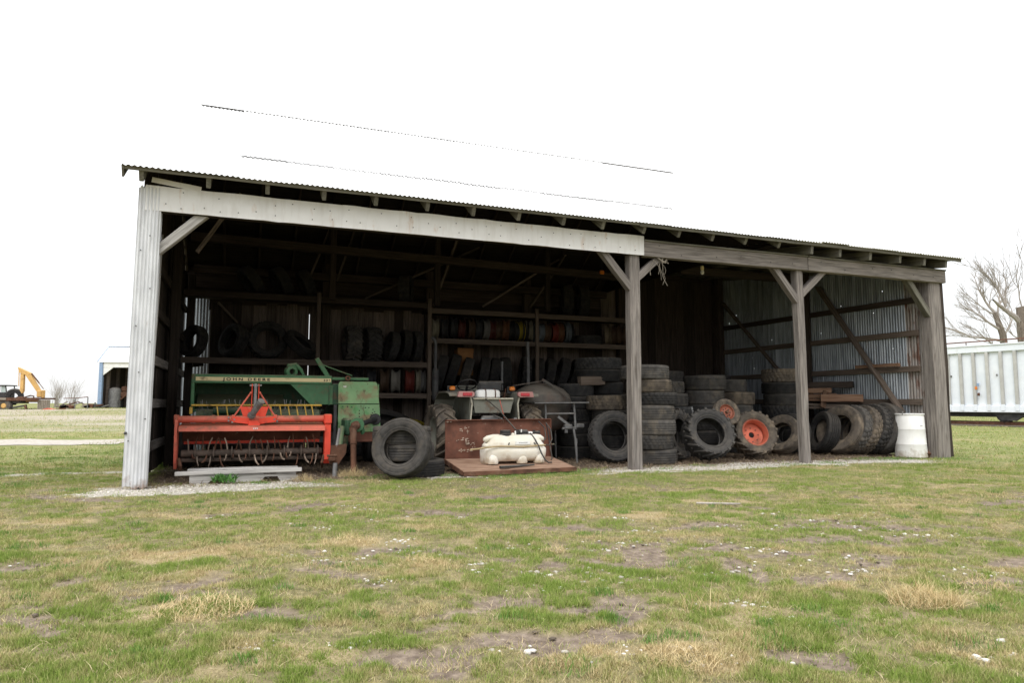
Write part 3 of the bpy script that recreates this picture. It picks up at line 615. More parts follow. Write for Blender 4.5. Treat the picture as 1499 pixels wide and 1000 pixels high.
# right wall: corrugated sheets with nail holes, girts, posts and diagonal braces
k = 0; d = .32
while d < 6.9:
    m_ = M_rustgalv if d < .5 else M_galv
    wd_ = .36 if d < .5 else .66
    hz = [] if d < .5 else sorted(rnd.uniform(1.9, 4.0) for _ in range(3))
    hz = [h for j, h in enumerate(hz) if j == 0 or h - hz[j - 1] > .05]
    link('wall_sheet', corr_mesh('wall_sheet', wd_ + .02, low_z(d) - .10, m_, holes=hz), shed, M=axes((14.62 + (k % 2) * .006, d, .03), (0, 1, 0), (0, 0, 1), (1, 0, 0)))
    d += wd_; k += 1
for zz in (1.15, 1.85, 2.62, 3.33): plank('wall_girt', (14.555, .36, zz), (14.555, 6.85, zz + .02), .05, .125, M_dark if zz > 3 else M_shelf)
for d_ in (3.42, 6.80): post(14.47, d_, .20, low_z(d_) - .14, M_dark)
plank('wall_brace', (14.46, 2.95, 4.0), (14.46, .75, .92), .06, .15, M_shelf, up=(1, 0, 0))
plank('wall_brace', (14.46, 6.6, 4.1), (14.46, 4.35, 1.95), .06, .10, M_shelf, up=(1, 0, 0))
plank('corner_trim', (14.915, .05, .02), (14.86, .05, 3.85), .03, .12, M_dark, up=(1, 0, 0), wob=.012)
plank('wall_base_board', (14.52, .5, .25), (14.40, .20, -.02), .10, .30, M_rust)
# outer skin of the right wall edge seen past the post
plank('shelf_ledger', (8.3, 6.9, 1.9), (11.0, 6.9, 1.9), .05, .12, M_dark)
bl = sthing('light_bulb', 'small bare bulb hanging under the header right of the left bare post', 'light bulb', 9.55, 1.0, 0)
mb = MB(); mb.tube([(0, 0, 4.05), (0, 0, 3.80)], .008, 6); mb.build('cord', M_blackp, bl)
mb = MB(); mb.lathe([(.0, 3.80), (.03, 3.80), (.035, 3.74), (.03, 3.72)], 12); mb.build('socket', M_cream, bl)
mb = MB(); mb.ell((0, 0, 3.68), (.035, .035, .05), 12, 8); mb.build('bulb', M_wplast, bl)
lp = sthing('reflector', 'small amber reflector hanging in the dark roof space left of the left bare post', 'reflector', 8.75, 3.6, 0)
mb = MB(); mb.box((0, 0, 4.09), (.11, .04, .09), ch=.015); mb.build('lens', M_amber, lp)
mb = MB(); mb.tube([(0, 0, 4.12), (0, 0, 4.5)], .006, 5); mb.build('wire', M_dsteel, lp)
tw = MB()
for k in range(6):
    p = Vector((7.9 + rnd.uniform(-.1, .12), .02, 3.60)); pts = [p]; L_ = rnd.uniform(.15, .5) if k != 3 else .45
    for j in range(4): p = p + Vector((rnd.uniform(-.05, .05), rnd.uniform(-.03, .02), -L_ / 4)); pts.append(p)
    tw.tube(pts, .004, 4)
for k in range(5): tw.tube([(7.82 + rnd.uniform(0, .2), -.01, 3.62 + rnd.uniform(-.05, .03)), (7.95 + rnd.uniform(0, .15), .0, 3.55), (8.05, .0, 3.62 + rnd.uniform(-.05, .03))], .007, 4)
t = tw.build('baling_twine', M_crate); t.location = SO; t.rotation_euler = (0, 0, SA)
tag(t, 'tangle of old baling twine hanging from the brace right of the left bare post', 'twine')
# ------------------------------------------------------------------ tires and rims
def tire_prof(W=.28, Ri=.285, Ro=.5, grooves=4, shoulder=.022):
    h = W / 2; p = []
    tw = h - .028; z = -tw; step = 2 * tw / (grooves + 1)
    p.append((Ro - shoulder, -h + .006)); 
    for g in range(grooves + 1):
        a = -tw + g * step + (.006 if g else 0); b = -tw + (g + 1) * step - (.006 if g < grooves else 0)
        crown = lambda q: Ro - .012 * (q / h) ** 2
        p += [(crown(a), a), (crown(b), b)]
        if g < grooves: p += [(Ro - .022, b + .001), (Ro - .022, b + .012)]
    p += [(Ro - shoulder, h - .006)]
    side = [(Ro - .05, h), (Ro - .06, h - .004), (Ro - .085, h + .002), (Ro - .13, h - .002), (Ri + .05, h - .022), (Ri + .04, h - .020), (Ri + .018, h - .038), (Ri, h - .045), (Ri - .004, h - .062), (Ri + .012, h - .07)]
    inner = [(Ri + .06, h - .045), (Ro - .09, h - .028), (Ro - .045, h - .05), (Ro - .035, 0)]
    full = p + side + inner + [(r, -z) for r, z in reversed(inner[:-1])] + [(r, -z) for r, z in reversed(side)]
    return full, len(p)
def tire_mesh(kind, m, N=72):
    mb = MB()
    if kind == 'rib':
        pr, k = tire_prof(); mb.lathe(pr, N, closed=True, rfun=lambda i, j, r: r - (.006 if (i in (0, k - 1) and j % 3 == 0) else 0))
    elif kind == 'block':
        pr, k = tire_prof(grooves=3); N = 90
        def rf(i, j, r):
            if 1 <= i < k - 1 and r > .484:
                g = (i - 1) // 4
                if (j + g) % 3 == 0: return r - .017
            return r - (.012 if i in (0, k - 1) and j % 3 == 0 else 0)
        mb.lathe(pr, N, closed=True, rfun=rf)
    elif kind == 'ag':
        pr, k = tire_prof(W=.30, grooves=0, shoulder=.035); pr = [(r - .035 if i < k else r, z) for i, (r, z) in enumerate(pr)]
        mb.lathe(pr, 64, closed=True)
        n = 17
        for sd in (-1, 1):
            for q in range(n):
                a0 = 2 * PI * (q + (.5 if sd > 0 else 0)) / n; secs = []
                for t in range(5):
                    u = t / 4; z = sd * (-.012 + .172 * u); a = a0 + .30 * u ** 1.2
                    ro = .500 - .022 * u ** 2; ri = .452 - .03 * u ** 2; wd = .022 + .006 * u
                    secs.append([(ri, a - wd * 2.4, z), (ro, a - wd * 1.6, z), (ro, a + wd * 1.6, z), (ri, a + wd * 2.4, z)])
                vs = [(r * math.cos(a), r * math.sin(a), z) for s_ in secs for r, a, z in s_]
                fs = [(i * 4 + j, i * 4 + (j + 1) % 4, (i + 1) * 4 + (j + 1) % 4, (i + 1) * 4 + j) for i in range(4) for j in range(4)] + [(0, 1, 2, 3), (19, 18, 17, 16)]
                if sd > 0: fs = [f[::-1] for f in fs]
                mb.add(vs, fs)
    me = mb.mesh('tire', m, 32); return me
TM = {(k, m.name): tire_mesh(k, m) for k in ('rib', 'block') for m in (M_rub, M_rubd, M_rubm)}
TM['ag', M_rub.name] = tire_mesh('ag', M_rub); TM['ag', M_rubd.name] = tire_mesh('ag', M_rubd); TM['ag', M_rubm.name] = tire_mesh('ag', M_rubm)
TM['rib', M_rubw.name] = tire_mesh('rib', M_rubw)
def lean_z(nz_, R_, w_): return R_ * math.sqrt(max(0, 1 - nz_ * nz_)) + w_ / 2 * abs(nz_)
def tire(s, d, z, Rr, W, ax, label, kind='rib', m=M_rub, group=None, spin=None, name='tire', cat='tire', onto=None):
    """ax: axis in shed coordinates (s, d, up). z=None: rests on height `onto` (0 = the ground)."""
    a = Vector(ax).normalized(); aw = (SU * a.x + SN * a.y + Vector((0, 0, a.z))).normalized()
    if z is None: z = (onto or 0) + lean_z(a.z, Rr, W)
    o = bpy.data.objects.new(name, TM[kind, m.name]); col.objects.link(o)
    q = aw.to_track_quat('Z', 'Y') @ Quaternion((0, 0, 1), rnd.uniform(0, 6.28) if spin is None else spin)
    o.rotation_mode = 'QUATERNION'; o.rotation_quaternion = q; o.location = sh(s, d, z)
    W0 = .30 if kind == 'ag' else .28
    o.scale = (Rr / .5, Rr / .5, W / W0)
    return tag(o, label, cat, group)
ORD = ['bottom', 'second', 'third', 'fourth', 'fifth', 'sixth', 'seventh', 'eighth']
def stack(s, d, tires, where, group):
    """tires from the ground up: (R, W, kind, material, ds)"""
    z = 0.0; n = len(tires)
    for i, (Rr, W, kind, m_, ds) in enumerate(tires):
        tilt = rnd.uniform(-.012, .012)
        lookw = {M_rub.name: 'black', M_rubd.name: 'dusty', M_rubm.name: 'mud-browned', M_rubw.name: 'white-splashed'}[m_.name]
        pos = 'bottom' if i == 0 else ('topmost' if i == n - 1 else ORD[i] + ' from bottom')
        tire(s + ds, d + rnd.uniform(-.025, .025), z + W / 2, Rr, W, (tilt, tilt, 1), f'{lookw} tire lying flat, {pos} in {where}', kind, m_, group)
        z += W + .002
    return z
G = 'old tires stacked flat in the shed'
a, b, c, w_ = M_rub, M_rubd, M_rubm, M_rubw
stack(8.41, 1.12, [(.46, .27, 'rib', b, .02), (.45, .26, 'block', b, -.06), (.46, .275, 'rib', b, -.03), (.45, .27, 'rib', b, -.04), (.47, .23, 'block', a, .04), (.43, .24, 'rib', c, -.05), (.46, .26, 'rib', b, -.13)], 'stack behind left bare post', G)
stack(8.02, 1.95, [(.42, .25, 'rib', a, 0), (.42, .25, 'rib', a, .02), (.43, .24, 'rib', a, 0), (.41, .24, 'rib', b, .03), (.44, .28, 'block', c, -.06)], 'stack left of left bare post', G)
stack(7.62, 2.75, [(.44, .25, 'rib', a, 0), (.43, .25, 'rib', a, .03), (.43, .24, 'rib', a, -.01), (.42, .25, 'block', a, .02), (.43, .25, 'rib', a, 0), (.38, .26, 'rib', a, .02)], 'stack right of the rusty drum', G)
stack(8.52, 2.9, [(.44, .26, 'rib', a, 0), (.43, .26, 'rib', a, .02), (.44, .25, 'rib', a, -.02), (.43, .26, 'rib', a, 0), (.42, .26, 'rib', b, 0), (.40, .26, 'rib', a, -.12), (.50, .26, 'rib', a, -.3), (.50, .24, 'block', a, -.28)], 'tall dim stack behind the left bare post', G)
stack(9.55, 2.3, [(.44, .26, 'rib', a, .05), (.44, .26, 'rib', a, 0), (.44, .25, 'rib', b, .1), (.43, .27, 'rib', w_, .13), (.43, .27, 'rib', b, .02), (.43, .25, 'block', b, -.06)], 'stack just right of left bare post', G)
stack(10.42, 2.2, [(.44, .27, 'rib', a, 0), (.44, .28, 'rib', a, .03), (.43, .27, 'block', a, -.02), (.43, .27, 'rib', a, .02), (.43, .30, 'rib', b, 0), (.45, .30, 'rib', b, .0)], 'wide stack behind the small orange-hubbed wheel', G)
stack(11.66, 2.75, [(.43, .27, 'rib', a, .1), (.43, .27, 'rib', b, .05), (.43, .28, 'rib', b, .09), (.42, .26, 'rib', b, 0), (.42, .28, 'rib', c, .02), (.38, .28, 'rib', b, -.12)], 'stack behind the big orange-rimmed wheel', G)
stack(13.05, 2.75, [(.46, .26, 'rib', a, .03), (.47, .26, 'rib', a, 0), (.47, .27, 'rib', a, .0), (.46, .27, 'block', a, -.03), (.46, .27, 'rib', b, .02), (.47, .27, 'rib', a, .0), (.47, .31, 'block', c, .02)], 'tall stack left of right bare post', G)
stack(10.75, 4.3, [(.50, .27, 'rib', a, 0)] * 6 + [(.5, .26, 'rib', b, .05)], 'farthest stack against the back wall', G)
stack(12.35, 4.4, [(.48, .26, 'rib', a, 0)] * 6 + [(.42, .26, 'rib', a, .02)], 'farther stack behind the orange-rimmed wheel', G)
stack(3.70, .50, [(.45, .25, 'rib', a, .06), (.44, .25, 'rib', b, -.10), (.45, .25, 'rib', b, -.16)], 'short stack right of the green baler', G)
# leaning tires along the front
GL = 'loose tires leaning along the shed front'
def face(yaw, up): # yaw: degrees the face turns to the viewer's right of straight at the camera, seen from its place
    return None
def lean(s, d, Rr, W, right, up, label, kind, m_, name='tire', cat='tire', z=None, onto=0.0, spin=None):
    P = sh(s, d); v = Vector((cam.matrix_world.translation.x - P.x, cam.matrix_world.translation.y - P.y, 0)).normalized()
    r = Vector((v.y, -v.x, 0)) * -1                                      # viewer's right, seen from the camera
    q = R(right); t = R(up); n = (v * math.cos(q) + r * math.sin(q)) * math.cos(t) + Vector((0, 0, math.sin(t)))
    ax = (n.dot(SU), n.dot(SN), n.z)
    return tire(s, d, z, Rr, W, ax, label, kind, m_, GL, spin, name, cat, onto), n
lean(3.43, -.02, .435, .26, -19, 14, 'big worn tire leaning upright right of the green baler, facing the yard', 'rib', M_rubd)
lean(7.66, 1.26, .48, .28, 24, 10, 'black tire with a rusty bead leaning left of the left bare post', 'block', M_rub)
lean(9.45, .82, .49, .40, 26, 24, 'large lugged tractor tire without a wheel leaning right of left bare post', 'ag', M_rub)
lean(9.10, 1.38, .50, .36, 62, 8, 'lugged tractor tire half hidden behind the larger leaning one', 'ag', M_rubd)
lean(12.06, 1.72, .43, .27, -30, 26, 'tire with a mud-pale tread leaning just left of right bare post', 'rib', M_rubm)
lean(12.50, 1.95, .44, .26, -36, 24, 'tire tucked behind the mud-pale one beside right bare post', 'rib', M_rub)
row = [(13.12, 1.62, .46, .28, -62, 16, 'ribbed tire hugging the right side of the right bare post', 'rib', a),
       (13.34, 1.36, .54, .27, -38, 22, 'tan-dusted tire with open hole, front of the leaning row by the tin wall', 'rib', c),
       (13.56, 1.29, .54, .27, -46, 20, 'second tire in the leaning row by the tin wall', 'block', b),
       (13.76, 1.20, .54, .26, -48, 20, 'third tire in the leaning row, brown sidewall and chunky tread', 'block', c),
       (13.95, 1.11, .55, .27, -48, 18, 'fourth tire in the leaning row by the tin wall', 'block', a),
       (14.15, .98, .56, .27, -50, 16, 'last smooth tire of the leaning row, beside the white barrel', 'rib', b)]
for s_, d_, Rr, W_, ri, up_, lb, kd, mm in row: lean(s_, d_, Rr, W_, ri, up_, lb, kd, mm)
# wheels with rims
def rim_prof(Rr, w_): h = w_ / 2; return [(Rr * 1.03, -h), (Rr * 1.05, -h + .008), (Rr * .96, -h + .016), (Rr * .93, -h + .05), (Rr * .84, -.02), (Rr * .84, .03), (Rr * .93, h - .05), (Rr * .96, h - .016), (Rr * 1.05, h - .008), (Rr * 1.03, h)]
def disc(mb, Rr, z, hub, n=36, nh=8, hr=.5):
    mb.lathe([(Rr * .86, z + .012), (Rr * .78, z), (Rr * .62, z - .012), (Rr * .42, z - .004), (hub * 1.25, z + .004), (hub, z + .004), (hub, z - .03)], n)
def wheel(s, d, Rt, W, Rr, right, up, label, kind, mt, mr, dish, hub, z=None, onto=0.0):
    P = sh(s, d); v = Vector((-P.x, -P.y, 0)).normalized(); r = -Vector((v.y, -v.x, 0))
    q = R(right); t = R(up); n = (v * math.cos(q) + r * math.sin(q)) * math.cos(t) + Vector((0, 0, math.sin(t)))
    if z is None: z = onto + lean_z(n.z, Rt, W)
    root = thing('wheel', label, 'wheel', sh(s, d, z), 0, GL)
    root.rotation_mode = 'QUATERNION'; root.rotation_quaternion = n.to_track_quat('Z', 'Y')
    o = link('tire', TM[kind, mt.name], root); W0 = .30 if kind == 'ag' else .28; o.scale = (Rt / .5, Rt / .5, W / W0)
    mb = MB(); mb.lathe(rim_prof(Rr, W * .78), 40); rim = mb.build('rim', mr, root)
    mb = MB(); disc(mb, Rr, dish, hub); dk = mb.build('disc', mr, rim)
    mb = MB()
    for k in range(8):
        A_ = 2 * PI * k / 8; mb.lathe([(.0, .012), (.011, .012), (.011, -.002)], 8, Matrix.Translation((Rr * .52 * math.cos(A_), Rr * .52 * math.sin(A_), dish)))
    mb.build('bolt', M_dsteel, rim)
    if hub < .05:
        mb = MB(); mb.lathe([(0, dish + .05), (hub, dish + .05), (hub * 1.1, dish - .01)], 14); mb.build('hub', M_rust, rim)
    return root
wheel(10.82, 1.18, .47, .34, .272, -22 + 50, 20, 'lugged farm wheel with a bright orange steel rim, leaning behind the front tires', 'ag', M_rubm, M_orange, -.07, .06)
w5 = wheel(10.12, 1.12, .275, .16, .15, 32, 22, 'small wheel with a rusty orange hub perched between the two big leaning tires', 'rib', M_rubm, M_orust, .02, .03, z=.93)
# tires on the shelves
GS = 'tires standing on the wooden shelves'
Z1, Z2, Z3 = 2.075, 3.505, 1.345
tire(.18, 6.35, None, .36, .22, (-.75, -.6, .18), 'dim tire leaning at far left end of the middle left shelf', 'rib', a, GS, onto=Z1)
tire(.98, 6.35, None, .39, .25, (-.80, -.55, .22), 'tire with a pale bead ring leaning on the middle left shelf', 'rib', a, GS, onto=Z1)
tire(1.70, 6.45, None, .44, .30, (.05, -1, .15), 'lugged tire facing out on the middle left shelf, boards showing through', 'ag', a, GS, onto=Z1)
tire(2.42, 6.35, None, .42, .24, (.55, -.35, .72), 'tire slumped half flat against a post on the middle left shelf', 'rib', a, GS, onto=Z1)
tire(3.57, 6.30, None, .43, .33, (1, .06, 0), 'wide lugged tire, tread outward, leftmost of upright five', 'ag', b, GS, onto=Z1)
tire(4.03, 6.30, None, .42, .33, (1, .10, .03), 'second upright lugged tire, very dark, on the middle left shelf', 'ag', a, GS, onto=Z1)
tire(4.50, 6.30, None, .37, .20, (.96, .12, -.2), 'third upright tire, tilting right, on the middle left shelf', 'rib', a, GS, onto=Z1)
tire(4.80, 6.30, None, .40, .20, (.97, .1, -.12), 'fourth upright tire on the middle left shelf', 'rib', a, GS, onto=Z1)
tire(5.08, 6.30, None, .39, .19, (.98, .1, -.06), 'fifth upright tire, against the shelf upright', 'rib', a, GS, onto=Z1)
tire(4.83, 6.3, None, .36, .28, (.93, -.4, 0), 'lone tire standing up on the top left shelf', 'rib', a, GS, onto=Z2)
tire(1.3, 6.4, None, .36, .24, (.8, .2, .6), 'leftmost of the dim tires heaped on the top left shelf', 'rib', a, GS, onto=Z2)
tire(1.95, 6.4, None, .36, .24, (.85, .2, .5), 'middle of the dim tires heaped on the top left shelf', 'rib', a, GS, onto=Z2)
tire(2.5, 6.4, None, .34, .24, (.9, .1, .4), 'rightmost of the dim tires heaped on the top left shelf', 'rib', a, GS, onto=Z2)
tire(9.15, 6.3, None, .46, .26, (.95, -.3, 0), 'left of two big tires standing on the top right shelf', 'rib', a, GS, onto=3.385)
tire(9.62, 6.3, None, .45, .26, (.97, -.25, 0), 'right of two big tires standing on the top right shelf', 'rib', a, GS, onto=3.385)
tire(9.75, 6.3, None, .40, .24, (0, 0, 1), 'tire lying flat among the rims on the right shelf', 'rib', a, GS, onto=2.665)
for i, (s_, Rr, tl, kd, mm) in enumerate([(5.72, .44, -.25, 'rib', a), (6.02, .46, -.3, 'rib', a), (6.36, .42, -.32, 'rib', b), (6.82, .43, -.18, 'rib', a), (7.10, .42, -.2, 'rib', a), (7.42, .44, .05, 'rib', a), (7.95, .45, -.1, 'block', a),
                                      (8.30, .44, -.12, 'rib', a), (8.62, .43, -.2, 'rib', a), (9.0, .45, -.3, 'rib', a), (9.36, .43, -.3, 'rib', a), (9.75, .43, -.1, 'rib', a)]):
    tire(s_, 6.3, None, Rr, .23, (.97, -.22, tl), f'{["first", "second", "third", "fourth", "fifth", "sixth", "seventh", "eighth", "ninth", "tenth", "eleventh", "twelfth"][i]} from left in the tire row below the rim shelf', kd, mm, GS, onto=1.405)
# rims standing on edge
def rim_mesh(name, Rr, W, m):
    mb = MB(); h = W / 2
    mb.lathe([(Rr, -h), (Rr * 1.01, -h + .012), (Rr * .93, -h + .022), (Rr * .91, -h * .5), (Rr * .80, -h * .2), (Rr * .80, h * .25), (Rr * .91, h * .6), (Rr * .93, h - .022), (Rr * 1.01, h - .012), (Rr, h), (Rr * .9, h - .01), (Rr * .77, h * .25), (Rr * .77, -h * .2), (Rr * .9, -h + .01)], 32, closed=True)
    mb.lathe([(Rr * .79, h * .1), (Rr * .6, h * .35), (Rr * .4, h * .5), (Rr * .28, h * .5), (Rr * .28, h * .4), (Rr * .6, h * .22), (Rr * .79, h * .0)], 28)
    return mb.mesh(name, m, 35)
RC = {'cream': (.38, .345, .26), 'dark grey': (.05, .05, .055), 'dark red': (.13, .035, .028), 'brown': (.13, .08, .05), 'rust-orange': (.20, .085, .04), 'yellow': (.50, .38, .04), 'white': (.38, .35, .30), 'blue-grey': (.20, .23, .26), 'bright red': (.24, .045, .03), 'grey': (.22, .21, .20), 'tan': (.28, .22, .15), 'black': (.025, .025, .027)}
RMm = {k: rim_mesh('steel_rim', .29, .19, flat(k.replace(' ', '_').replace('-', '_') + '_rim_paint', tuple(q * .62 for q in v))) for k, v in RC.items()}
GR = 'steel rims standing on the shelves'
def rim(s, d, z, colr, label, Rr=.27, W=.17, ax=(1, -.12, 0)):
    a_ = Vector((ax[0] , ax[1], ax[2])).normalized(); aw = SU * a_.x + SN * a_.y + Vector((0, 0, a_.z))
    o = bpy.data.objects.new('steel_rim', RMm[colr]); col.objects.link(o); o.rotation_mode = 'QUATERNION'; o.rotation_quaternion = aw.to_track_quat('Z', 'Y')
    o.scale = (Rr / .29, Rr / .29, W / .19); o.location = sh(s, d, z + lean_z(aw.z, Rr * 1.01, W)); tag(o, label, 'wheel rim', GR)
seq = ['cream', 'dark grey', 'dark grey', 'dark red', 'brown', 'dark grey', 'grey', 'dark red', 'brown', 'rust-orange', 'black', 'dark grey', 'yellow', 'black', 'cream', 'blue-grey', 'brown', 'bright red', 'rust-orange', 'blue-grey', 'black']
xs = [5.52, 5.77, 5.98, 6.19, 6.40, 6.60, 6.80, 7.00, 7.17, 7.34, 7.50, 7.62, 7.73, 7.86, 8.00, 8.27, 8.48, 8.67, 8.82, 9.02, 9.16]
nm = ['first', 'second', 'third', 'fourth', 'fifth', 'sixth', 'seventh', 'eighth', 'ninth', 'tenth', 'eleventh', 'twelfth', 'thirteenth', 'fourteenth', 'fifteenth', 'sixteenth', 'seventeenth', 'eighteenth', 'nineteenth', 'twentieth', 'twenty-first']
for i, (cc, x_) in enumerate(zip(seq, xs)):
    lb = 'bright yellow rim standing in the long rim row' if cc == 'yellow' else f'{cc} steel rim, {nm[i]} from left in the long rim row'
    rim(x_, 6.15 + rnd.uniform(-.04, .04), 2.665, cc, lb, Rr=rnd.uniform(.255, .29), W=.16, ax=(1, rnd.uniform(-.3, .05), rnd.uniform(-.06, .06)))
for i, (x_, cc) in enumerate([(10.35, 'tan'), (10.55, 'brown'), (10.74, 'brown')]):
    rim(x_, 6.15, 2.665, cc, f'{cc} rim, {["first", "second", "third"][i]} in the short group beside the left bare post', ax=(.8, -.6, 0))
for i, (x_, cc) in enumerate([(3.72, 'black'), (4.02, 'dark grey'), (4.32, 'brown'), (4.60, 'white'), (4.92, 'bright red'), (5.12, 'cream'), (5.24, 'grey')]):
    rim(x_ - .02, 6.1, 1.345, cc, f'{cc} steel rim, {nm[i]} from left on the low left shelf', Rr=.28, W=.20 if i < 5 else .11, ax=(1, -.15 - .1 * (i == 3), 0))
# things on the ground behind the front tires
rim(4.55, 4.6, .46, 'yellow', 'yellow rim lying tilted on the dark tire heap behind the leaning tire', Rr=.36, W=.16, ax=(.1, -.25, 1))
tire(4.1, 4.4, None, .5, .3, (.2, -.35, 1), 'top tire of the dark heap under the low left shelf', 'rib', a, G, onto=.36)
tire(4.5, 4.7, None, .5, .3, (0, -.1, 1), 'bottom tire of the dark heap under the low left shelf', 'rib', a, G, onto=.0)
tire(3.6, 5.0, None, .48, .28, (-.1, -.3, 1), 'tire lying left in the dark heap under the low left shelf', 'rib', a, G, onto=.0)
# ------------------------------------------------------------------ lettering
def letters(body, h, wide, mat_, name, parent, M, space=1.25):
    cu = bpy.data.curves.new(name, 'FONT'); cu.body = body; cu.size = h * 1.42; cu.extrude = .0015; cu.space_character = space; cu.align_x = 'LEFT'
    try: cu.offset = h * .05
    except Exception: pass
    o = bpy.data.objects.new(name, cu); col.objects.link(o); bpy.context.view_layer.update()
    me = bpy.data.meshes.new_from_object(o.evaluated_get(bpy.context.evaluated_depsgraph_get())); bpy.data.objects.remove(o)
    me.transform(Matrix.Diagonal((wide, 1, 1, 1))); me.materials.clear(); me.materials.append(mat_)
    return link(name, me, parent, M=M)
FRONT = lambda x, y, z: Matrix(((1, 0, 0, x), (0, 0, -1, y), (0, 1, 0, z), (0, 0, 0, 1)))   # text plane facing the yard

# ------------------------------------------------------------------ hay baler (local: x along the shed front, y inward)
B = sthing('hay_baler', 'faded green hay baler with cream stripe parked behind the red tiller', 'hay baler', 0, 0, 0)
def sub(parent, name, mat_, fn, **kw): mb = MB(); fn(mb); return mb.build(name, mat_, parent, **kw)
top = sub(B, 'top_beam', M_green, lambda m: (m.box((1.55, 2.04, 1.498), (2.18, .08, .15), ch=.012), m.box((1.55, 2.5, 1.56), (2.18, .9, .025), ch=.006)))
sub(top, 'stripe', M_cream, lambda m: m.box((1.575, 1.995, 1.494), (2.10, .006, .062)))
letters('JOHN DEERE', .042, 1.5, M_letter, 'lettering', top, FRONT(.93, 1.991, 1.473), 1.5)
letters('336', .034, 1.3, M_letter, 'numerals', top, FRONT(2.50, 1.991, 1.476), 1.3)
sub(B, 'end_frame', M_green, lambda m: (m.box((.485, 2.04, 1.25), (.05, .09, .36), ch=.01), m.box((.47, 2.5, 1.25), (.03, .9, .60), ch=.008)))
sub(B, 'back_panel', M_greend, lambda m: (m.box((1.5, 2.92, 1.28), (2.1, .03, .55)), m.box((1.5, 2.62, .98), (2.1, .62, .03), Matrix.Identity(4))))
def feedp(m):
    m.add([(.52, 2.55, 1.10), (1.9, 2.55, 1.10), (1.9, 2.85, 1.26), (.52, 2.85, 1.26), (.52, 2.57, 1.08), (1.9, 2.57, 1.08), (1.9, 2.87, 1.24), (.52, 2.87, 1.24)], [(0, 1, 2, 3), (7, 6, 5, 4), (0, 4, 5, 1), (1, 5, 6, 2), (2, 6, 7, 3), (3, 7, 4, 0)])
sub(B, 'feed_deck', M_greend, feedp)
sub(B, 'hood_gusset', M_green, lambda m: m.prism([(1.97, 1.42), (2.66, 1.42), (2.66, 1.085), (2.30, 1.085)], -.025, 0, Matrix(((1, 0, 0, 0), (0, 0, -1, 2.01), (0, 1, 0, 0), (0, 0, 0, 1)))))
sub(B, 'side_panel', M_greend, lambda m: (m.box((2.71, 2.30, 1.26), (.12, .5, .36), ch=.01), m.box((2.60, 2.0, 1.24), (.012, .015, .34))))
# bale chamber and its two front plates
ch_ = sub(B, 'bale_chamber', M_green, lambda m: (m.box((3.10, 3.0, 1.02), (.60, 1.9, .86), ch=.02), m.box((3.1, 4.4, .80), (.46, 1.2, .50), ch=.02)))
def rplate(x0, x1, x2, x3, z0, z1, r=.05):
    return [(x0, z0), (x1, z0), (x3, z1 - r), (x3 - r * .3, z1 - r * .3), (x3 - r, z1), (x2 + r, z1), (x2 + r * .3, z1 - r * .3), (x2, z1 - r)]
PL = lambda y: Matrix(((1, 0, 0, 0), (0, 0, -1, y), (0, 1, 0, 0), (0, 0, 0, 1)))
def edge_plate(m, poly, y, t=.02, lip=.16):
    m.prism(poly, 0, t, PL(y))
up_ = sub(B, 'upper_cover', M_greenf, lambda m: (edge_plate(m, rplate(2.745, 3.435, 2.74, 3.40, 1.10, 1.475), 1.93), m.box((3.07, 2.0, 1.47), (.60, .13, .012)), m.box((3.425, 2.0, 1.27), (.012, .13, .33))))
sub(up_, 'white_mark', M_wplast, lambda m: (m.prism([(2.82, 1.40), (2.845, 1.40), (2.835, 1.365)], 0, .002, PL(1.910)), m.prism([(2.85, 1.40), (2.875, 1.40), (2.86, 1.365)], 0, .002, PL(1.910))))
sub(B, 'lower_cover', M_greenf, lambda m: edge_plate(m, [(2.75, .62), (3.47, .62), (3.44, 1.085), (2.745, 1.085)], 1.93))
sub(B, 'rusty_skirt', M_rustt, lambda m: (m.box((3.16, 1.935, .545), (.62, .025, .14), ch=.004), m.box((3.16, 1.925, .465), (.64, .05, .03), ch=.004)))
hl = MB()
for x_, z_ in ((3.10, .98), (3.10, .93), (3.10, .88), (3.20, 1.03), (3.26, 1.03), (3.33, 1.0), (3.32, .94), (3.36, .96), (3.30, .91), (2.82, 1.05), (2.90, 1.05), (2.97, 1.04)):
    hl.lathe([(0, .0015), (.011, .0015), (.011, -.001)], 8, PL(1.9085) @ Matrix.Translation((x_, z_, 0)))
hl.build('bolt_hole', M_letter, B, kind='stuff')
# pickup: yellow bar, curved guards, drum and wire tines
sub(B, 'wind_guard_bar', M_yellow, lambda m: m.tube([(.49, 1.80, 1.07), (2.46, 1.80, 1.07)], .017, 8))
for x_ in (.86, 1.0, 1.66, 1.80, 1.93, 2.06, 2.19, 2.30):
    sub(B, 'guard_strip', M_yellow, lambda m: m.tube([(x_, 1.80, 1.06), (x_ + .01, 1.74, .99), (x_ + .025, 1.72, .90), (x_ + .04, 1.75, .80), (x_ + .05, 1.84, .72)], .010, 6))
sub(B, 'guard_strip', M_yellow, lambda m: (m.box((1.92, 1.74, .835), (.36, .012, .016)), m.box((2.22, 1.74, .835), (.16, .012, .016))))
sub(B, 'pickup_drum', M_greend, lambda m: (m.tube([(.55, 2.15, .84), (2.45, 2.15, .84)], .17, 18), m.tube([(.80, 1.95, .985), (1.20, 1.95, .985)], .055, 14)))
sub(B, 'end_bracket', M_yellow, lambda m: m.box((.49, 1.78, .99), (.045, .06, .11), ch=.006))
wt = MB()
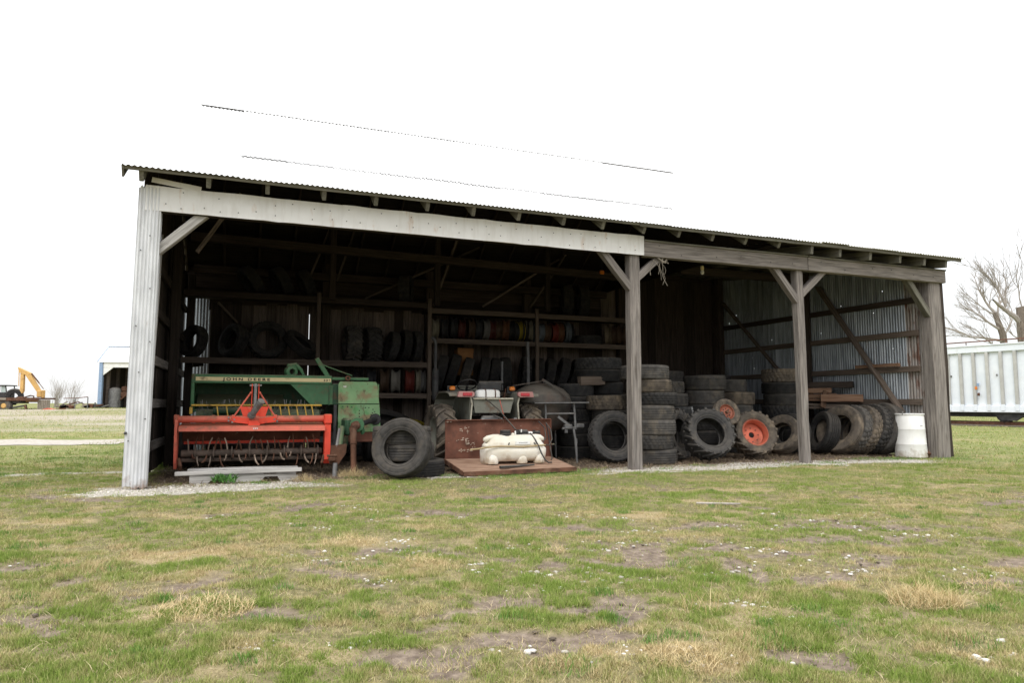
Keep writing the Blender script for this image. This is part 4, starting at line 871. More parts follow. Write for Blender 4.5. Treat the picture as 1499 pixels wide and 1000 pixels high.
for k in range(64):
    x_ = .56 + 1.9 * k / 63 + rnd.uniform(-.02, .02); a_ = rnd.uniform(-.2, 1.9)
    p0 = Vector((x_, 2.15 - .17 * math.cos(a_), .84 + .17 * math.sin(a_))); p1 = Vector((x_ + rnd.uniform(-.05, .05), 2.15 - .33 * math.cos(a_ + .2), .84 + .33 * math.sin(a_ + .2)))
    wt.tube([p0, p1], .005, 4)
wt.build('pickup_tine', M_gsteel, B, kind='stuff')
# top fittings
sub(B, 'knotter_cover', M_green, lambda m: (m.lathe([(.10, -.05), (.115, 0), (.10, .05), (.05, .06), (.045, .0)], 20, Matrix.Translation((1.98, 2.2, 1.64)) @ Matrix.Rotation(R(90), 4, 'X') @ Matrix.Rotation(R(20), 4, 'Y')), m.tube([(1.90, 2.2, 1.60), (1.95, 2.2, 1.75), (2.05, 2.2, 1.76), (2.14, 2.2, 1.68), (2.20, 2.2, 1.56)], [.03, .04, .04, .03, .02], 8)))
arm = sub(B, 'tie_arm', M_green, lambda m: m.beam((2.38, 2.05, 1.87), (2.58, 2.05, 1.55), .05, .075, ch=.008))
sub(arm, 'tie_rod', M_green, lambda m: m.tube([(2.48, 2.05, 1.76), (2.75, 2.03, 1.66), (2.98, 2.02, 1.58)], .010, 6))
sub(B, 'top_rail', M_green, lambda m: (m.box((2.95, 2.02, 1.525), (.62, .05, .05), ch=.008), m.box((2.80, 1.993, 1.515), (.25, .004, .02))))
sub(B, 'pulley', M_rust, lambda m: m.lathe([(.02, -.02), (.045, -.02), (.035, 0), (.045, .02), (.02, .02)], 16, Matrix.Translation((2.90, 1.96, 1.535)) @ Matrix.Rotation(R(90), 4, 'X'), closed=True))
# drive line, hitch and jack
pt = sub(B, 'drive_shaft', M_dsteel, lambda m: (m.tube([(3.36, 1.86, .83), (3.02, 1.35, .76), (2.93, 1.2, .74)], [.05, .04, .04], 12), m.lathe([(.0, .03), (.085, .03), (.10, 0), (.085, -.06)], 16, Matrix.Translation((3.37, 1.90, .83)) @ Matrix.Rotation(R(90), 4, 'X'))))
sub(pt, 'universal_joint', M_rust, lambda m: (m.box((2.90, 1.13, .73), (.10, .12, .10), Matrix.Identity(4), ch=.02), m.lathe([(0, .06), (.055, .06), (.07, .03), (.07, -.03), (.055, -.06), (0, -.06)], 14, Matrix.Translation((2.93, 1.16, .75)) @ Matrix.Rotation(R(70), 4, 'Y')), m.tube([(2.98, 1.28, .755), (2.86, 1.05, .70)], .05, 10)))
sub(B, 'rusty_stand_pipe', M_rust, lambda m: (m.tube([(2.885, 1.08, .70), (2.875, .98, .46)], .055, 12), m.tube([(2.875, .98, .46), (2.87, .83, -.02)], .047, 12)))
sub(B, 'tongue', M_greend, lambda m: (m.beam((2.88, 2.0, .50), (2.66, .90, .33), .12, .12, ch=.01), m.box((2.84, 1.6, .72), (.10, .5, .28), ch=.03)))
sub(B, 'tongue_casting', M_green, lambda m: (m.beam((2.74, 1.35, .72), (2.66, 1.0, .40), .09, .10, ch=.02), m.beam((3.05, 1.42, .86), (3.1, 1.5, .60), .05, .09, ch=.012), m.lathe([(.05, .04), (.11, .04), (.12, 0), (.11, -.04), (.05, -.04)], 18, Matrix.Translation((2.97, 1.30, .76)) @ Matrix.Rotation(R(90), 4, 'X'), closed=True)))
sub(B, 'hitch_bracket', M_rust, lambda m: (m.prism([(2.50, .18), (2.62, .16), (2.74, .34), (2.75, .48), (2.52, .46)], -.04, .04, PL(.84)), m.box((2.53, .78, .26), (.10, .12, .06), ch=.01), m.tube([(2.46, .80, .31), (2.60, .80, .31)], .018, 8)))
sub(B, 'jack_leg', M_gsteel, lambda m: (m.tube([(2.58, .78, .20), (2.575, .76, -.02)], .037, 12), m.tube([(2.64, .84, .72), (2.60, .82, .44)], .022, 8)))
for x_, y_ in ((.36, 3.0), (3.50, 3.2)):
    mb = MB(); pr, k_ = tire_prof(W=.2, Ri=.2, Ro=.36); mb.lathe(pr, 40, Matrix.Translation((x_, y_, .36)) @ Matrix.Rotation(R(90), 4, 'Y'), closed=True); mb.build('wheel_tire', M_rub, B)
fr = MB()
for k in range(5): fr.beam((2.66 + .02 * k, 1.96, .42 + .1 * k), (2.72, 2.2, .40 + .13 * k), .03, .05)
fr.beam((2.70, 1.97, .40), (2.70, 1.97, 1.08), .05, .09); fr.beam((.5, 2.3, .48), (3.4, 2.3, .48), .09, .1); fr.build('frame', M_dsteel, B)

# ------------------------------------------------------------------ rotary tiller
T = sthing('rotary_tiller', 'red tractor-mounted rotary tiller with rusty curved tines in front of the green baler', 'tiller', 0, 0, 0)
y0 = 1.2
sub(T, 'main_tube', M_redd, lambda m: (m.tube([(.36, y0, .865), (2.46, y0, .865)], .052, 16), m.tube([(.82, y0, .865), (.86, y0, .865)], .062, 16)))
sub(T, 'hood', M_redd, lambda m: (m.add([(.39, y0 - .22, .695), (2.44, y0 - .22, .685), (2.44, y0 - .20, .755), (.39, y0 - .20, .765), (.39, y0 + .28, .80), (2.44, y0 + .28, .80), (2.44, y0 + .28, .78), (.39, y0 + .28, .78), (.39, y0 - .185, .745), (2.44, y0 - .185, .735), (2.44, y0 - .205, .685), (.39, y0 - .205, .695)],
    [(0, 1, 2, 3), (3, 2, 5, 4), (4, 5, 6, 7), (7, 6, 9, 8), (8, 9, 10, 11), (11, 10, 1, 0), (0, 3, 4, 7, 8, 11), (1, 10, 9, 6, 5, 2)])))
sub(T, 'rear_apron', M_rustt, lambda m: m.add([(.40, y0 + .28, .78), (2.43, y0 + .28, .78), (2.43, y0 + .46, .50), (.40, y0 + .46, .50), (.40, y0 + .30, .78), (2.43, y0 + .30, .78), (2.43, y0 + .48, .50), (.40, y0 + .48, .50)], [(0, 3, 2, 1), (4, 5, 6, 7), (0, 1, 5, 4), (2, 3, 7, 6), (1, 2, 6, 5), (3, 0, 4, 7)]))
sub(T, 'rear_bar', M_red, lambda m: m.beam((.42, y0 + .42, .50), (2.42, y0 + .42, .50), .03, .045))
sub(T, 'logo', M_wplast, lambda m: [m.prism([(1.395 + .024 * k, .735), (1.415 + .024 * k, .735), (1.405 + .024 * k, .712)], 0, .003, PL(y0 - .2135)) for k in range(3)])
def sidep(m, x):
    m.prism([(-.24, .74), (-.20, .86), (-.06, .93), (.06, .93), (.10, .80), (.10, .30), (.02, .16), (-.10, .15), (-.17, .30)], -.018, .018, Matrix(((0, 0, 1, x), (1, 0, 0, y0), (0, 1, 0, 0), (0, 0, 0, 1))))
sp1 = sub(T, 'side_plate', M_redd, lambda m: (sidep(m, .355), m.lathe([(0, .02), (.07, .02), (.075, -.01)], 16, Matrix.Translation((.33, y0, .865)) @ Matrix.Rotation(R(-90), 4, 'Y'))))
cc_ = sub(T, 'chain_case', M_red, lambda m: (m.prism([(-.10, .93), (.08, .93), (.09, .60), (.06, .24), (.0, .17), (-.08, .17), (-.13, .24), (-.11, .6)], -.045, .045, Matrix(((0, 0, 1, 2.49), (1, 0, 0, y0 - .03), (0, 1, 0, 0), (0, 0, 0, 1)))), m.box((2.49, y0 - .06, .86), (.115, .20, .15), ch=.015)))
sub(T, 'skid', M_rust, lambda m: (m.tube([(2.44, y0 - .12, .30), (2.41, y0 - .16, .20), (2.44, y0 + .1, .10)], .02, 8), m.tube([(.40, y0 - .12, .30), (.43, y0 - .18, .20), (.42, y0 - .12, .14)], .025, 8)))
# hitch
sub(T, 'gearbox_plate', M_red, lambda m: (m.prism([(1.20, 1.05), (1.31, 1.05), (1.33, .90), (1.26, .88)], -.02, .02, PL(y0 - .02)), m.prism([(1.50, 1.05), (1.61, 1.05), (1.56, .88), (1.48, .90)], -.02, .02, PL(y0 - .02)), m.box((1.41, y0 + .06, .95), (.26, .16, .20), ch=.03), m.box((1.41, y0 - .07, .79), (.17, .06, .12), ch=.01), m.beam((1.10, y0 - .05, .865), (1.34, y0 - .05, .83), .04, .09), m.beam((1.48, y0 - .05, .83), (1.72, y0 - .05, .865), .04, .09)))
sub(T, 'input_shaft', M_gsteel, lambda m: (m.tube([(1.375, y0 - .12, .93), (1.50, y0 - .30, 1.14)], [.045, .052], 12), m.tube([(1.36, y0 - .10, .905), (1.378, y0 - .125, .935)], .058, 12)))
sub(T, 'mast', M_red, lambda m: (m.beam((1.365, y0, .92), (1.365, y0, 1.40), .045, .014, up=(1, 0, 0)), m.beam((1.462, y0, .92), (1.462, y0, 1.40), .045, .014, up=(1, 0, 0))))
sub(T, 'top_link', M_gsteel, lambda m: (m.box((1.414, y0 - .01, 1.20), (.045, .05, .40), ch=.008), m.tube([(1.33, y0, 1.375), (1.50, y0, 1.375)], .016, 8)))
for sx in (-1, 1):
    sub(T, 'mast_brace', M_redd, lambda m: (m.tube([(1.413 + sx * .055, y0 - .02, 1.27), (1.413 + sx * .08, y0 - .02, 1.24), (1.413 + sx * .295, y0 - .03, .90)], .013, 8), m.box((1.413 + sx * .30, y0 - .05, .90), (.05, .03, .06), ch=.006), m.lathe([(0, .02), (.014, .02), (.014, -.02)], 8, PL(y0 - .06) @ Matrix.Translation((1.413 + sx * .068, 1.265, 0)))))
bt = MB()
for x_, z_ in ((1.05, .89), (1.05, .84), (1.10, .82), (1.13, .86), (1.70, .86), (1.74, .83), (1.41, .80), (1.345, 1.375), (1.48, 1.375)): bt.lathe([(0, .018), (.013, .018), (.015, 0)], 6, PL(y0 - .06) @ Matrix.Translation((x_, z_, 0)))
bt.build('bolt', M_gsteel, T, kind='stuff')
M_rotor = mat('caked_rotor_steel', (.05, .038, .03), (.13, .095, .075), (1, 1, 1), 7, rough=.85, bump=.4, rand=0)
rot = sub(T, 'rotor', M_rotor, lambda m: (m.tube([(.42, y0 + .06, .36), (2.42, y0 + .06, .36)], .052, 14), m.tube([(.42, y0 + .10, .26), (2.42, y0 + .10, .26)], .035, 8), *[m.tube([(q, y0 + .06, .36), (q + .02, y0 + .06, .36)], .10, 14) for q in np.arange(.6, 2.4, .25)]))
def tine(x, ang, bend, mm):
    ln = rnd.uniform(.15, .23)
    pts = []
    for t in range(6):
        u = t / 5; rr = .05 + ln * u; a_ = ang + .15 * u * u
        pts.append((x + bend * (.02 * u + .035 * u ** 3), y0 + .06 - rr * math.cos(a_), .36 + rr * math.sin(a_)))
    mb = MB(); secs = []
    for i, p in enumerate(pts):
        wd_ = .019 - .010 * (i / 5)
        secs += [(p[0] - wd_ * .5, p[1], p[2] - wd_), (p[0] + wd_ * .5, p[1], p[2] - wd_), (p[0] + wd_ * .5, p[1], p[2] + wd_), (p[0] - wd_ * .5, p[1], p[2] + wd_)]
    fs = [(i * 4 + j, i * 4 + (j + 1) % 4, (i + 1) * 4 + (j + 1) % 4, (i + 1) * 4 + j) for i in range(5) for j in range(4)] + [(3, 2, 1, 0), (20, 21, 22, 23)]
    mb.add(secs, fs); mb.build('tine', mm, rot)
k = 0
for x_ in np.arange(.50, 2.40, .095):
    tine(x_ + rnd.uniform(-.03, .03), rnd.uniform(.7, 1.6), rnd.uniform(-1.2, 1.2), M_tine if k % 3 == 0 else M_rust)
    tine(x_ + rnd.uniform(.03, .08), rnd.uniform(-1.2, -.3), rnd.uniform(-1.2, 1.2), M_tine if k % 2 else M_rust); k += 1

# ------------------------------------------------------------------ weathered pallet in front of the tiller
PA = sthing('wooden_pallet', 'broken silver-grey wooden pallet lying in front of the red tiller', 'pallet', 0, 0, 0)
def stringer(d, x0, x1):
    xs_ = x1 - x0; nk = [(x0, .0), (x0 + .13, .0), (x0 + .13, .035)] if False else []
    poly = [(x0, 0), (x0 + .16 * xs_, 0), (x0 + .19 * xs_, .04), (x0 + .30 * xs_, .04), (x0 + .33 * xs_, 0), (x0 + .64 * xs_, 0), (x0 + .68 * xs_, .07), (x0 + .80 * xs_, .07), (x0 + .83 * xs_, 0), (x1, 0), (x1, .075), (x0 + .83 * xs_, .10), (x0, .12)]
    sub(PA, 'stringer', M_gray, lambda m: m.prism(poly, -.022, .022, PL(d)))
stringer(.40, .60, 2.02); stringer(.90, .60, 2.02)
plank('deck_board', (.42, .42, .145), (2.06, .38, .16), .13, .05, M_gray, parent=PA, wob=.006)
for q in (.58, .74, .90): plank('deck_board', (.55, q, .135 + .02 * (q > .7)), (2.04, q + .02, .145), .11, .03, M_gray if q > .6 else M_post, parent=PA, wob=.006)

# ------------------------------------------------------------------ rusty carry tray and the sprayer tank on it
M_card2 = mat('scuffed_primer', (.34, .25, .18), (.50, .42, .34), (1, 1, 1), 20, rough=.9, bump=0, rand=0)
TR = sthing('carry_tray', 'rusty brown steel carry platform with tall back plate behind the small tractor', 'carry platform', 0, 0, 0)
tf = lambda u, v: (4.37 + 1.90 * u, 1.0 - 1.03 * v, .19 - .115 * v)
def tray_floor(m):
    P8 = [tf(0, 0), tf(1, 0), (6.26, -.0, .085), tf(0, 1)]
    m.add([(x, y, z) for x, y, z in P8] + [(x, y, z - .045) for x, y, z in P8], [(3, 2, 1, 0), (4, 5, 6, 7), (0, 1, 5, 4), (1, 2, 6, 5), (2, 3, 7, 6), (3, 0, 4, 7)])
fl = sub(TR, 'floor_plate', M_rustf, tray_floor)
sub(fl, 'front_lip', M_rust, lambda m: m.beam((4.365, -.045, .045), (6.265, -.015, .055), .02, .07))
sub(fl, 'side_lip', M_rust, lambda m: m.beam((4.355, 1.0, .165), (4.355, -.03, .055), .02, .07))
def bplate(m):
    n = 12; vs = []
    for i in range(n + 1):
        x = 4.37 + 1.9 * i / n; b_ = .012 * math.sin(i * 1.3)
        vs += [(x, 1.0 + b_, .18), (x, 1.02 + b_, .83 + .006 * math.sin(i * 2.1)), (x, 1.035 + b_, .83 + .006 * math.sin(i * 2.1)), (x, 1.015 + b_, .18)]
    fs = [(i * 4 + j, i * 4 + (j + 1) % 4, (i + 1) * 4 + (j + 1) % 4, (i + 1) * 4 + j) for i in range(n) for j in range(4)] + [(0, 1, 2, 3), (n * 4 + 3, n * 4 + 2, n * 4 + 1, n * 4)]
    m.add(vs, fs)
bpl = sub(TR, 'back_plate', M_rustt, bplate)
sub(bpl, 'edge_flange', M_rustt, lambda m: (m.beam((4.37, .99, .825), (6.27, .99, .835), .05, .014), m.beam((6.265, .98, .19), (6.265, .98, .83), .04, .014, up=(1, 0, 0))))
sc_ = MB()
for (cx_, cz_, n_) in ((4.72, .66, 9), (4.70, .50, 8), (4.78, .44, 10), (4.66, .335, 10), (4.80, .34, 8), (4.40, .8, 3)):
    for k in range(n_):
        x_, z_ = cx_ + rnd.gauss(0, .055), cz_ + rnd.gauss(0, .02); a_, b_ = rnd.uniform(.008, .035), rnd.uniform(.003, .012)
        if rnd.random() < .3: a_, b_ = b_, a_ * 1.2
        sc_.prism([(x_ - a_, z_ - b_ * .3), (x_ - a_ * .2, z_ - b_), (x_ + a_, z_ - b_ * .1), (x_ + a_ * .3, z_ + b_)], 0, .002, PL(.986))
sc_.build('paint_scuff', M_card2, bpl, kind='stuff')
sub(TR, 'lift_frame', M_gsteel, lambda m: (m.beam((5.1, 1.05, .2), (5.1, 1.25, .85), .06, .06), m.beam((5.7, 1.05, .2), (5.7, 1.25, .85), .06, .06), m.beam((4.6, 1.06, .30), (6.1, 1.06, .30), .06, .06)))
sub(TR, 'foot_block', M_rust, lambda m: m.box((5.72, .02, .02), (.16, .05, .06), ch=.015))
K = sthing('sprayer_tank', 'off-white plastic sprayer tank with black lid and hoses on the rusty platform', 'sprayer tank', 5.40, .56, .138, R(-1))
def sup(th, a, b, e=5.0):
    c_, s_ = math.cos(th), math.sin(th)
    return (a * math.copysign(abs(c_) ** (2 / e), c_), b * math.copysign(abs(s_) ** (2 / e), s_))
def loft(m, levels, n=56, e=5.0, x=0, y=0):
    vs = []
    for z, a_, b_ in levels:
        for j in range(n):
            p = sup(2 * PI * j / n, a_, b_, e); vs.append((x + p[0], y + p[1], z))
    k_ = len(levels)
    fs = [(i * n + j, i * n + (j + 1) % n, (i + 1) * n + (j + 1) % n, (i + 1) * n + j) for i in range(k_ - 1) for j in range(n)] + [tuple(range(n))[::-1], tuple((k_ - 1) * n + j for j in range(n))]
    m.add(vs, fs)
def tank(m):
    loft(m, [(.035, .46, .13), (.06, .51, .17), (.10, .53, .195), (.18, .54, .205), (.235, .54, .205), (.25, .53, .195), (.258, .515, .180), (.268, .505, .174), (.280, .515, .185), (.30, .505, .19), (.34, .47, .182), (.38, .44, .168), (.42, .415, .145), (.447, .40, .118), (.458, .37, .08)])
    for x_ in (-.36, .10, .40):
        for y_ in (-.125, .125): loft(m, [(.0, .085, .075), (.02, .092, .085), (.10, .085, .08), (.16, .06, .06), (.185, .02, .03)], 18, 2.6, x_ - (.04 if x_ < 0 else 0), y_)
    loft(m, [(.0, .10, .15), (.02, .11, .17), (.22, .11, .19), (.24, .09, .17)], 28, 4, -.43, 0)
    m.tube([(-.28, -.05, .40), (-.38, -.06, .415), (-.46, -.06, .405), (-.515, -.06, .375), (-.525, -.06, .36)], [.07, .055, .048, .042, .02], 14)
    m.tube([(.28, -.04, .40), (.38, -.05, .415), (.45, -.05, .41), (.495, -.05, .38), (.50, -.05, .36)], [.06, .05, .045, .04, .02], 14)
    m.ell((-.50, -.08, .29), (.055, .09, .04), 14, 8);  m.ell((-.03, -.06, .455), (.03, .04, .035), 12, 8)
body = sub(K, 'tank_body', M_tank, tank, angle=50)
sub(K, 'lid', M_blackp, lambda m: m.lathe([(0, .535), (.078, .535), (.088, .525), (.090, .475), (.098, .47), (.098, .44)], 28, Matrix.Translation((-.15, -.03, .0))))
pump = sub(K, 'pump', M_blackp, lambda m: (m.box((.13, -.01, .485), (.17, .11, .07), ch=.02), m.tube([(.08, -.03, .50), (.23, -.03, .50)], .042, 12), m.box((.20, -.02, .45), (.15, .12, .04), ch=.01), m.tube([(.05, -.06, .47), (.05, -.06, .54)], .025, 10), m.box((.40, -.01, .49), (.14, .07, .045), ch=.015), m.tube([(.36, -.02, .48), (.36, -.02, .53)], .022, 8), m.tube([(.45, -.02, .48), (.45, -.02, .52)], .02, 8)))
sub(pump, 'fitting', M_wplast, lambda m: (m.box((.285, -.03, .485), (.075, .07, .04), ch=.012), m.box((.02, -.05, .49), (.03, .03, .06), ch=.008), m.box((.11, -.085, .52), (.02, .02, .05), ch=.006)))
sub(K, 'outlet_hose', M_blackp, lambda m: m.tube([(.27, -.08, .48), (.31, -.16, .40), (.36, -.215, .28), (.40, -.245, .16), (.45, -.27, .06), (.50, -.29, .012), (.58, -.24, .01)], .012, 8))
sub(K, 'coiled_hose', M_blackp, lambda m: (m.tube([(.48, .10, .32), (.60, .20, .30), (.70, .28, .38), (.72, .38, .55), (.62, .42, .66)], .010, 7), m.tube([(.52, -.05, .28), (.68, .08, .27), (.78, .2, .36), (.80, .30, .52), (.74, .36, .63), (.78, .38, .50), (.80, .34, .25), (.78, .2, .05), (.72, .1, .015)], .011, 7)))
sub(K, 'supply_hose', M_blackp, lambda m: m.tube([(.06, -.0, .52), (-.02, .25, .70), (-.08, .5, .86), (-.20, .85, 1.05)], .012, 7))
sub(K, 'strap_hose', M_tan, lambda m: m.tube([(-.80, -.20, .24), (-.66, -.22, .252), (-.54, -.215, .27), (-.30, -.208, .285), (.1, -.208, .268), (.35, -.208, .285), (.49, -.19, .29)], .013, 8))
sub(K, 'strap_slot', M_blackp, lambda m: (m.beam((-.155, -.196, .30), (-.135, -.190, .34), .012, .018), m.beam((.29, -.190, .335), (.315, -.196, .30), .012, .018)))
sub(K, 'label_plate', M_wplast, lambda m: m.box((.09, -.195, .33), (.26, .006, .05), Matrix.Identity(4), ch=.002))
lt = MB()
for k in range(11): lt.box((.03 + k * .014, -.1995, .335), (.008, .001, .009 if k % 3 else .012))
lt.build('label_print', M_letter, K, kind='stuff')
wd_ = sthing('spray_wand', 'black spray wand lying on the rusty platform before the white tank', 'spray wand', 5.20, .12, .112)
mb = MB(); mb.tube([(-.22, -.07, .01), (.10, 0, .012), (.42, .08, .018)], [.022, .020, .012], 8); mb.build('tube', M_blackp, wd_)
mb = MB(); mb.box((-.16, -.06, .012), (.16, .035, .035), Matrix.Rotation(.2, 4, 'Z'), ch=.008); mb.build('handle', M_blackp, wd_)

# ------------------------------------------------------------------ small tractor, tail to the yard
TX = sthing('small_tractor', 'small grey farm tractor seen from behind with red tail lights and lugged tires', 'tractor', 5.40, 1.90, 0)
for sx in (-1, 1):
    w_o = bpy.data.objects.new('rear_wheel', None); col.objects.link(w_o); w_o.parent = TX; w_o.location = (-.88 if sx < 0 else .76, 0, .55); w_o.rotation_euler = (0, R(90), .0)
    o = link('tire', TM['ag', M_rubm.name], w_o); o.scale = (1.10, 1.10, 1.15)
    mb = MB(); mb.lathe(rim_prof(.305, .26), 36); disc(mb, .305, -sx * -.02, .05); mb.build('rim', M_fender, w_o)
sub(TX, 'axle_housing', M_dsteel, lambda m: (m.tube([(-.7, 0, .55), (.7, 0, .55)], .09, 14), m.box((0, .1, .66), (.42, .6, .42), ch=.05), m.lathe([(0, .0), (.05, .0), (.06, .1), (.12, .12)], 14, Matrix.Translation((0, -.36, .62)) @ Matrix.Rotation(R(-90), 4, 'X'))))
for sx in (-1, 1):
    def fend(m):
        pts = [(-.45, 1.25), (-.42, 1.28), (-.2, 1.315), (.25, 1.315), (.5, 1.2), (.6, 1.0)]
        vs = []
        for y_, z_ in pts: vs += [(sx * .47, y_, z_), (sx * .84, y_, z_), (sx * .84, y_, z_ - .02), (sx * .47, y_, z_ - .02)]
        n_ = len(pts); m.add(vs, [(i * 4 + j, i * 4 + (j + 1) % 4, (i + 1) * 4 + (j + 1) % 4, (i + 1) * 4 + j) for i in range(n_ - 1) for j in range(4)] + [(0, 1, 2, 3), tuple((n_ - 1) * 4 + j for j in (3, 2, 1, 0))])
        m.prism([(-.44, .78), (-.42, 1.27), (-.2, 1.31), (.3, 1.31), (.55, 1.1), (.58, .78)], -.008, .008, Matrix(((0, 0, 1, sx * .455), (1, 0, 0, 0), (0, 1, 0, 0), (0, 0, 0, 1))))
    sub(TX, 'fender', M_fender, fend)
    sub(TX, 'fender_edge', M_creamw, lambda m: m.tube([(sx * .455, -.455, .80), (sx * .43, -.46, 1.10), (sx * .47, -.46, 1.25), (sx * .56, -.46, 1.30)], .014, 6))
    tl = sub(TX, 'tail_light', M_pink, lambda m: m.prism([(-.15, -.045), (.11, -.05), (.15, -.02), (.15, .03), (.11, .05), (-.13, .05)], -.035, .035, PL(-.50) @ Matrix.Translation((sx * .56, 1.265, 0)) @ Matrix.Diagonal((-sx, 1, 1, 1))))
    sub(tl, 'red_lens', M_light, lambda m: m.box((sx * .54, -.545, 1.263), (.17, .02, .055), ch=.008))
    bx_ = -.70 if sx < 0 else .44
    mk = sub(TX, 'marker_light', M_amber, lambda m: m.box((bx_, -.15, 1.375), (.10, .07, .075), ch=.018))
    sub(mk, 'bracket', M_blackp, lambda m: (m.box((bx_ - sx * .0, -.10, 1.35), (.16, .02, .13), ch=.006), m.beam((bx_, -.1, 1.28), (bx_, -.1, 1.34), .03, .03, up=(1, 0, 0))))
sub(TX, 'cross_bar', M_creamw, lambda m: m.box((-.03, -.44, 1.19), (.76, .05, .03), ch=.006))
sub(TX, 'rear_panel', M_fender, lambda m: (m.add([(-.36, -.42, .94), (.30, -.42, .94), (.36, -.42, 1.175), (-.40, -.42, 1.175), (-.36, -.40, .94), (.30, -.40, .94), (.36, -.40, 1.175), (-.40, -.40, 1.175)], [(0, 1, 2, 3), (7, 6, 5, 4), (0, 4, 5, 1), (1, 5, 6, 2), (2, 6, 7, 3), (3, 7, 4, 0)]), m.box((0, 0, 1.14), (.8, .7, .02), ch=.005)))
st = sub(TX, 'seat', M_blackp, lambda m: (m.box((.0, .05, 1.30), (.46, .42, .09), ch=.04), m.box((.02, -.12, 1.40), (.48, .10, .20), ch=.045), m.tube([(-.20, -.13, 1.47), (.26, -.13, 1.48)], .038, 10)))
sub(TX, 'steering_wheel', M_blackp, lambda m: (m.lathe([(.185 + .013 * math.cos(q * PI / 4), .013 * math.sin(q * PI / 4)) for q in range(8)], 32, Matrix.Translation((-.14, .75, 1.46)) @ Matrix.Rotation(R(-32), 4, 'X'), closed=True), m.tube([(-.14, .75, 1.45), (-.14, 1.05, 1.0)], .025, 8), m.beam((-.32, .75, 1.455), (.04, .75, 1.455), .02, .012), m.beam((-.14, .6, 1.55), (-.14, .75, 1.45), .02, .012)))
sub(TX, 'dashboard', M_fender, lambda m: (m.box((-.06, 1.05, 1.22), (.46, .16, .40), ch=.03), m.box((-.06, .98, 1.44), (.50, .04, .03), ch=.006)))
sub(TX, 'engine_hood', M_fender, lambda m: m.box((0, 1.75, 1.12), (.50, 1.3, .50), ch=.05))
sub(TX, 'chassis', M_dsteel, lambda m: (m.box((0, 1.3, .62), (.34, 2.0, .36), ch=.03), m.tube([(-.6, 2.1, .36), (.6, 2.1, .36)], .05, 10)))
for sx in (-1, 1):
    mb = MB(); pr, k_ = tire_prof(W=.2, Ri=.19, Ro=.33); mb.lathe(pr, 32, Matrix.Translation((sx * .6, 2.1, .33)) @ Matrix.Rotation(R(90), 4, 'Y'), closed=True); mb.build('front_tire', M_rub, TX)
mf = sub(TX, 'muffler', M_dsteel, lambda m: (m.lathe([(.0, 1.16), (.05, 1.16), (.066, 1.20), (.066, 1.74), (.05, 1.79), (.03, 1.80)], 18, Matrix.Translation((-.63, 1.3, 0))), m.tube([(-.63, 1.3, 1.18), (-.60, 1.35, 1.10), (-.3, 1.4, 1.0)], .035, 8)))
sub(mf, 'exhaust_pipe', M_dsteel, lambda m: m.tube([(-.63, 1.3, 1.78), (-.63, 1.3, 2.28), (-.64, 1.31, 2.36), (-.70, 1.34, 2.42)], .032, 10))
sub(TX, 'drawbar', M_gsteel, lambda m: (m.box((-.08, -.38, .80), (.30, .12, .18), ch=.03), m.beam((-.26, -.3, .62), (-.32, -.85, .30), .03, .05), m.beam((.26, -.3, .62), (.32, -.85, .30), .03, .05), m.beam((.0, -.3, .90), (.0, -.8, .84), .03, .03)))
sub(TX, 'lift_rod', M_redd, lambda m: m.tube([(.08, -.47, 1.17), (.14, -.55, .85)], .007, 6))
sub(TX, 'control_lever', M_rust, lambda m: (m.tube([(.30, -.1, 1.15), (.34, -.08, 1.38)], .010, 6), m.tube([(.26, -.1, 1.15), (.34, -.02, 1.30)], .012, 6)))
J = sthing('plastic_jug', 'white plastic jug strapped behind the tractor seat', 'jug', 5.31, 1.60, 1.205)
sub(J, 'body', M_wplast, lambda m: loft(m, [(0, .20, .10), (.015, .225, .115), (.10, .225, .115), (.135, .20, .095), (.15, .14, .06)], 32, 3.5))
for x_ in (-.07, .11): sub(J, 'strap', M_rust, lambda m: m.tube([(x_, -.115, .0), (x_, -.122, .06), (x_, -.118, .11), (x_, -.09, .145), (x_, 0, .158)], .010, 6))

# ------------------------------------------------------------------ rusty drum on a pipe stand
D = sthing('drum_cooker', 'round-topped sooty steel drum on a grey pipe stand right of the tractor', 'steel drum', 6.62, 1.95, 0)
sub(D, 'lid', M_soot, lambda m: m.lathe([(0, .40), (.12, .395), (.28, .36), (.44, .28), (.56, .16), (.60, .03), (.60, 0)], 40, Matrix.Translation((0, .25, 1.12)) @ Matrix.Diagonal((1.02, .75, .95, 1))))
sub(D, 'pan', M_soot, lambda m: m.lathe([(.59, 0), (.57, -.18), (.50, -.36), (.38, -.48), (.2, -.54), (0, -.55)], 40, Matrix.Translation((0, .25, 1.10)) @ Matrix.Diagonal((1.02, .75, 1, 1))))
sub(D, 'lid_handle', M_soot, lambda m: (m.beam((-.10, -.02, 1.56), (.08, -.10, 1.44), .05, .05), m.beam((.05, -.12, 1.44), (.40, -.20, 1.20), .015, .02), m.beam((-.60, .25, 1.44), (-.10, .0, 1.53), .02, .02)))
sub(D, 'shelf_bar', M_gsteel, lambda m: m.beam((-.40, -.30, 1.115), (.72, -.30, 1.125), .14, .025))
sub(D, 'stand', M_gsteel, lambda m: (m.tube([(-.15, -.28, 1.10), (-.14, -.28, .92), (-.14, -.28, .82)], .020, 8), m.tube([(.44, -.28, 1.11), (.46, -.28, .88), (.47, -.28, .62)], .022, 8), m.tube([(-.14, -.28, .915), (.47, -.28, .92)], .018, 8)))
sub(D, 'leg', M_gsteel, lambda m: (m.tube([(.43, -.28, .64), (.47, -.29, .40), (.49, -.30, .0)], [.020, .026, .022], 8), m.tube([(.47, -.29, .45), (.476, -.29, .36)], .032, 8)))
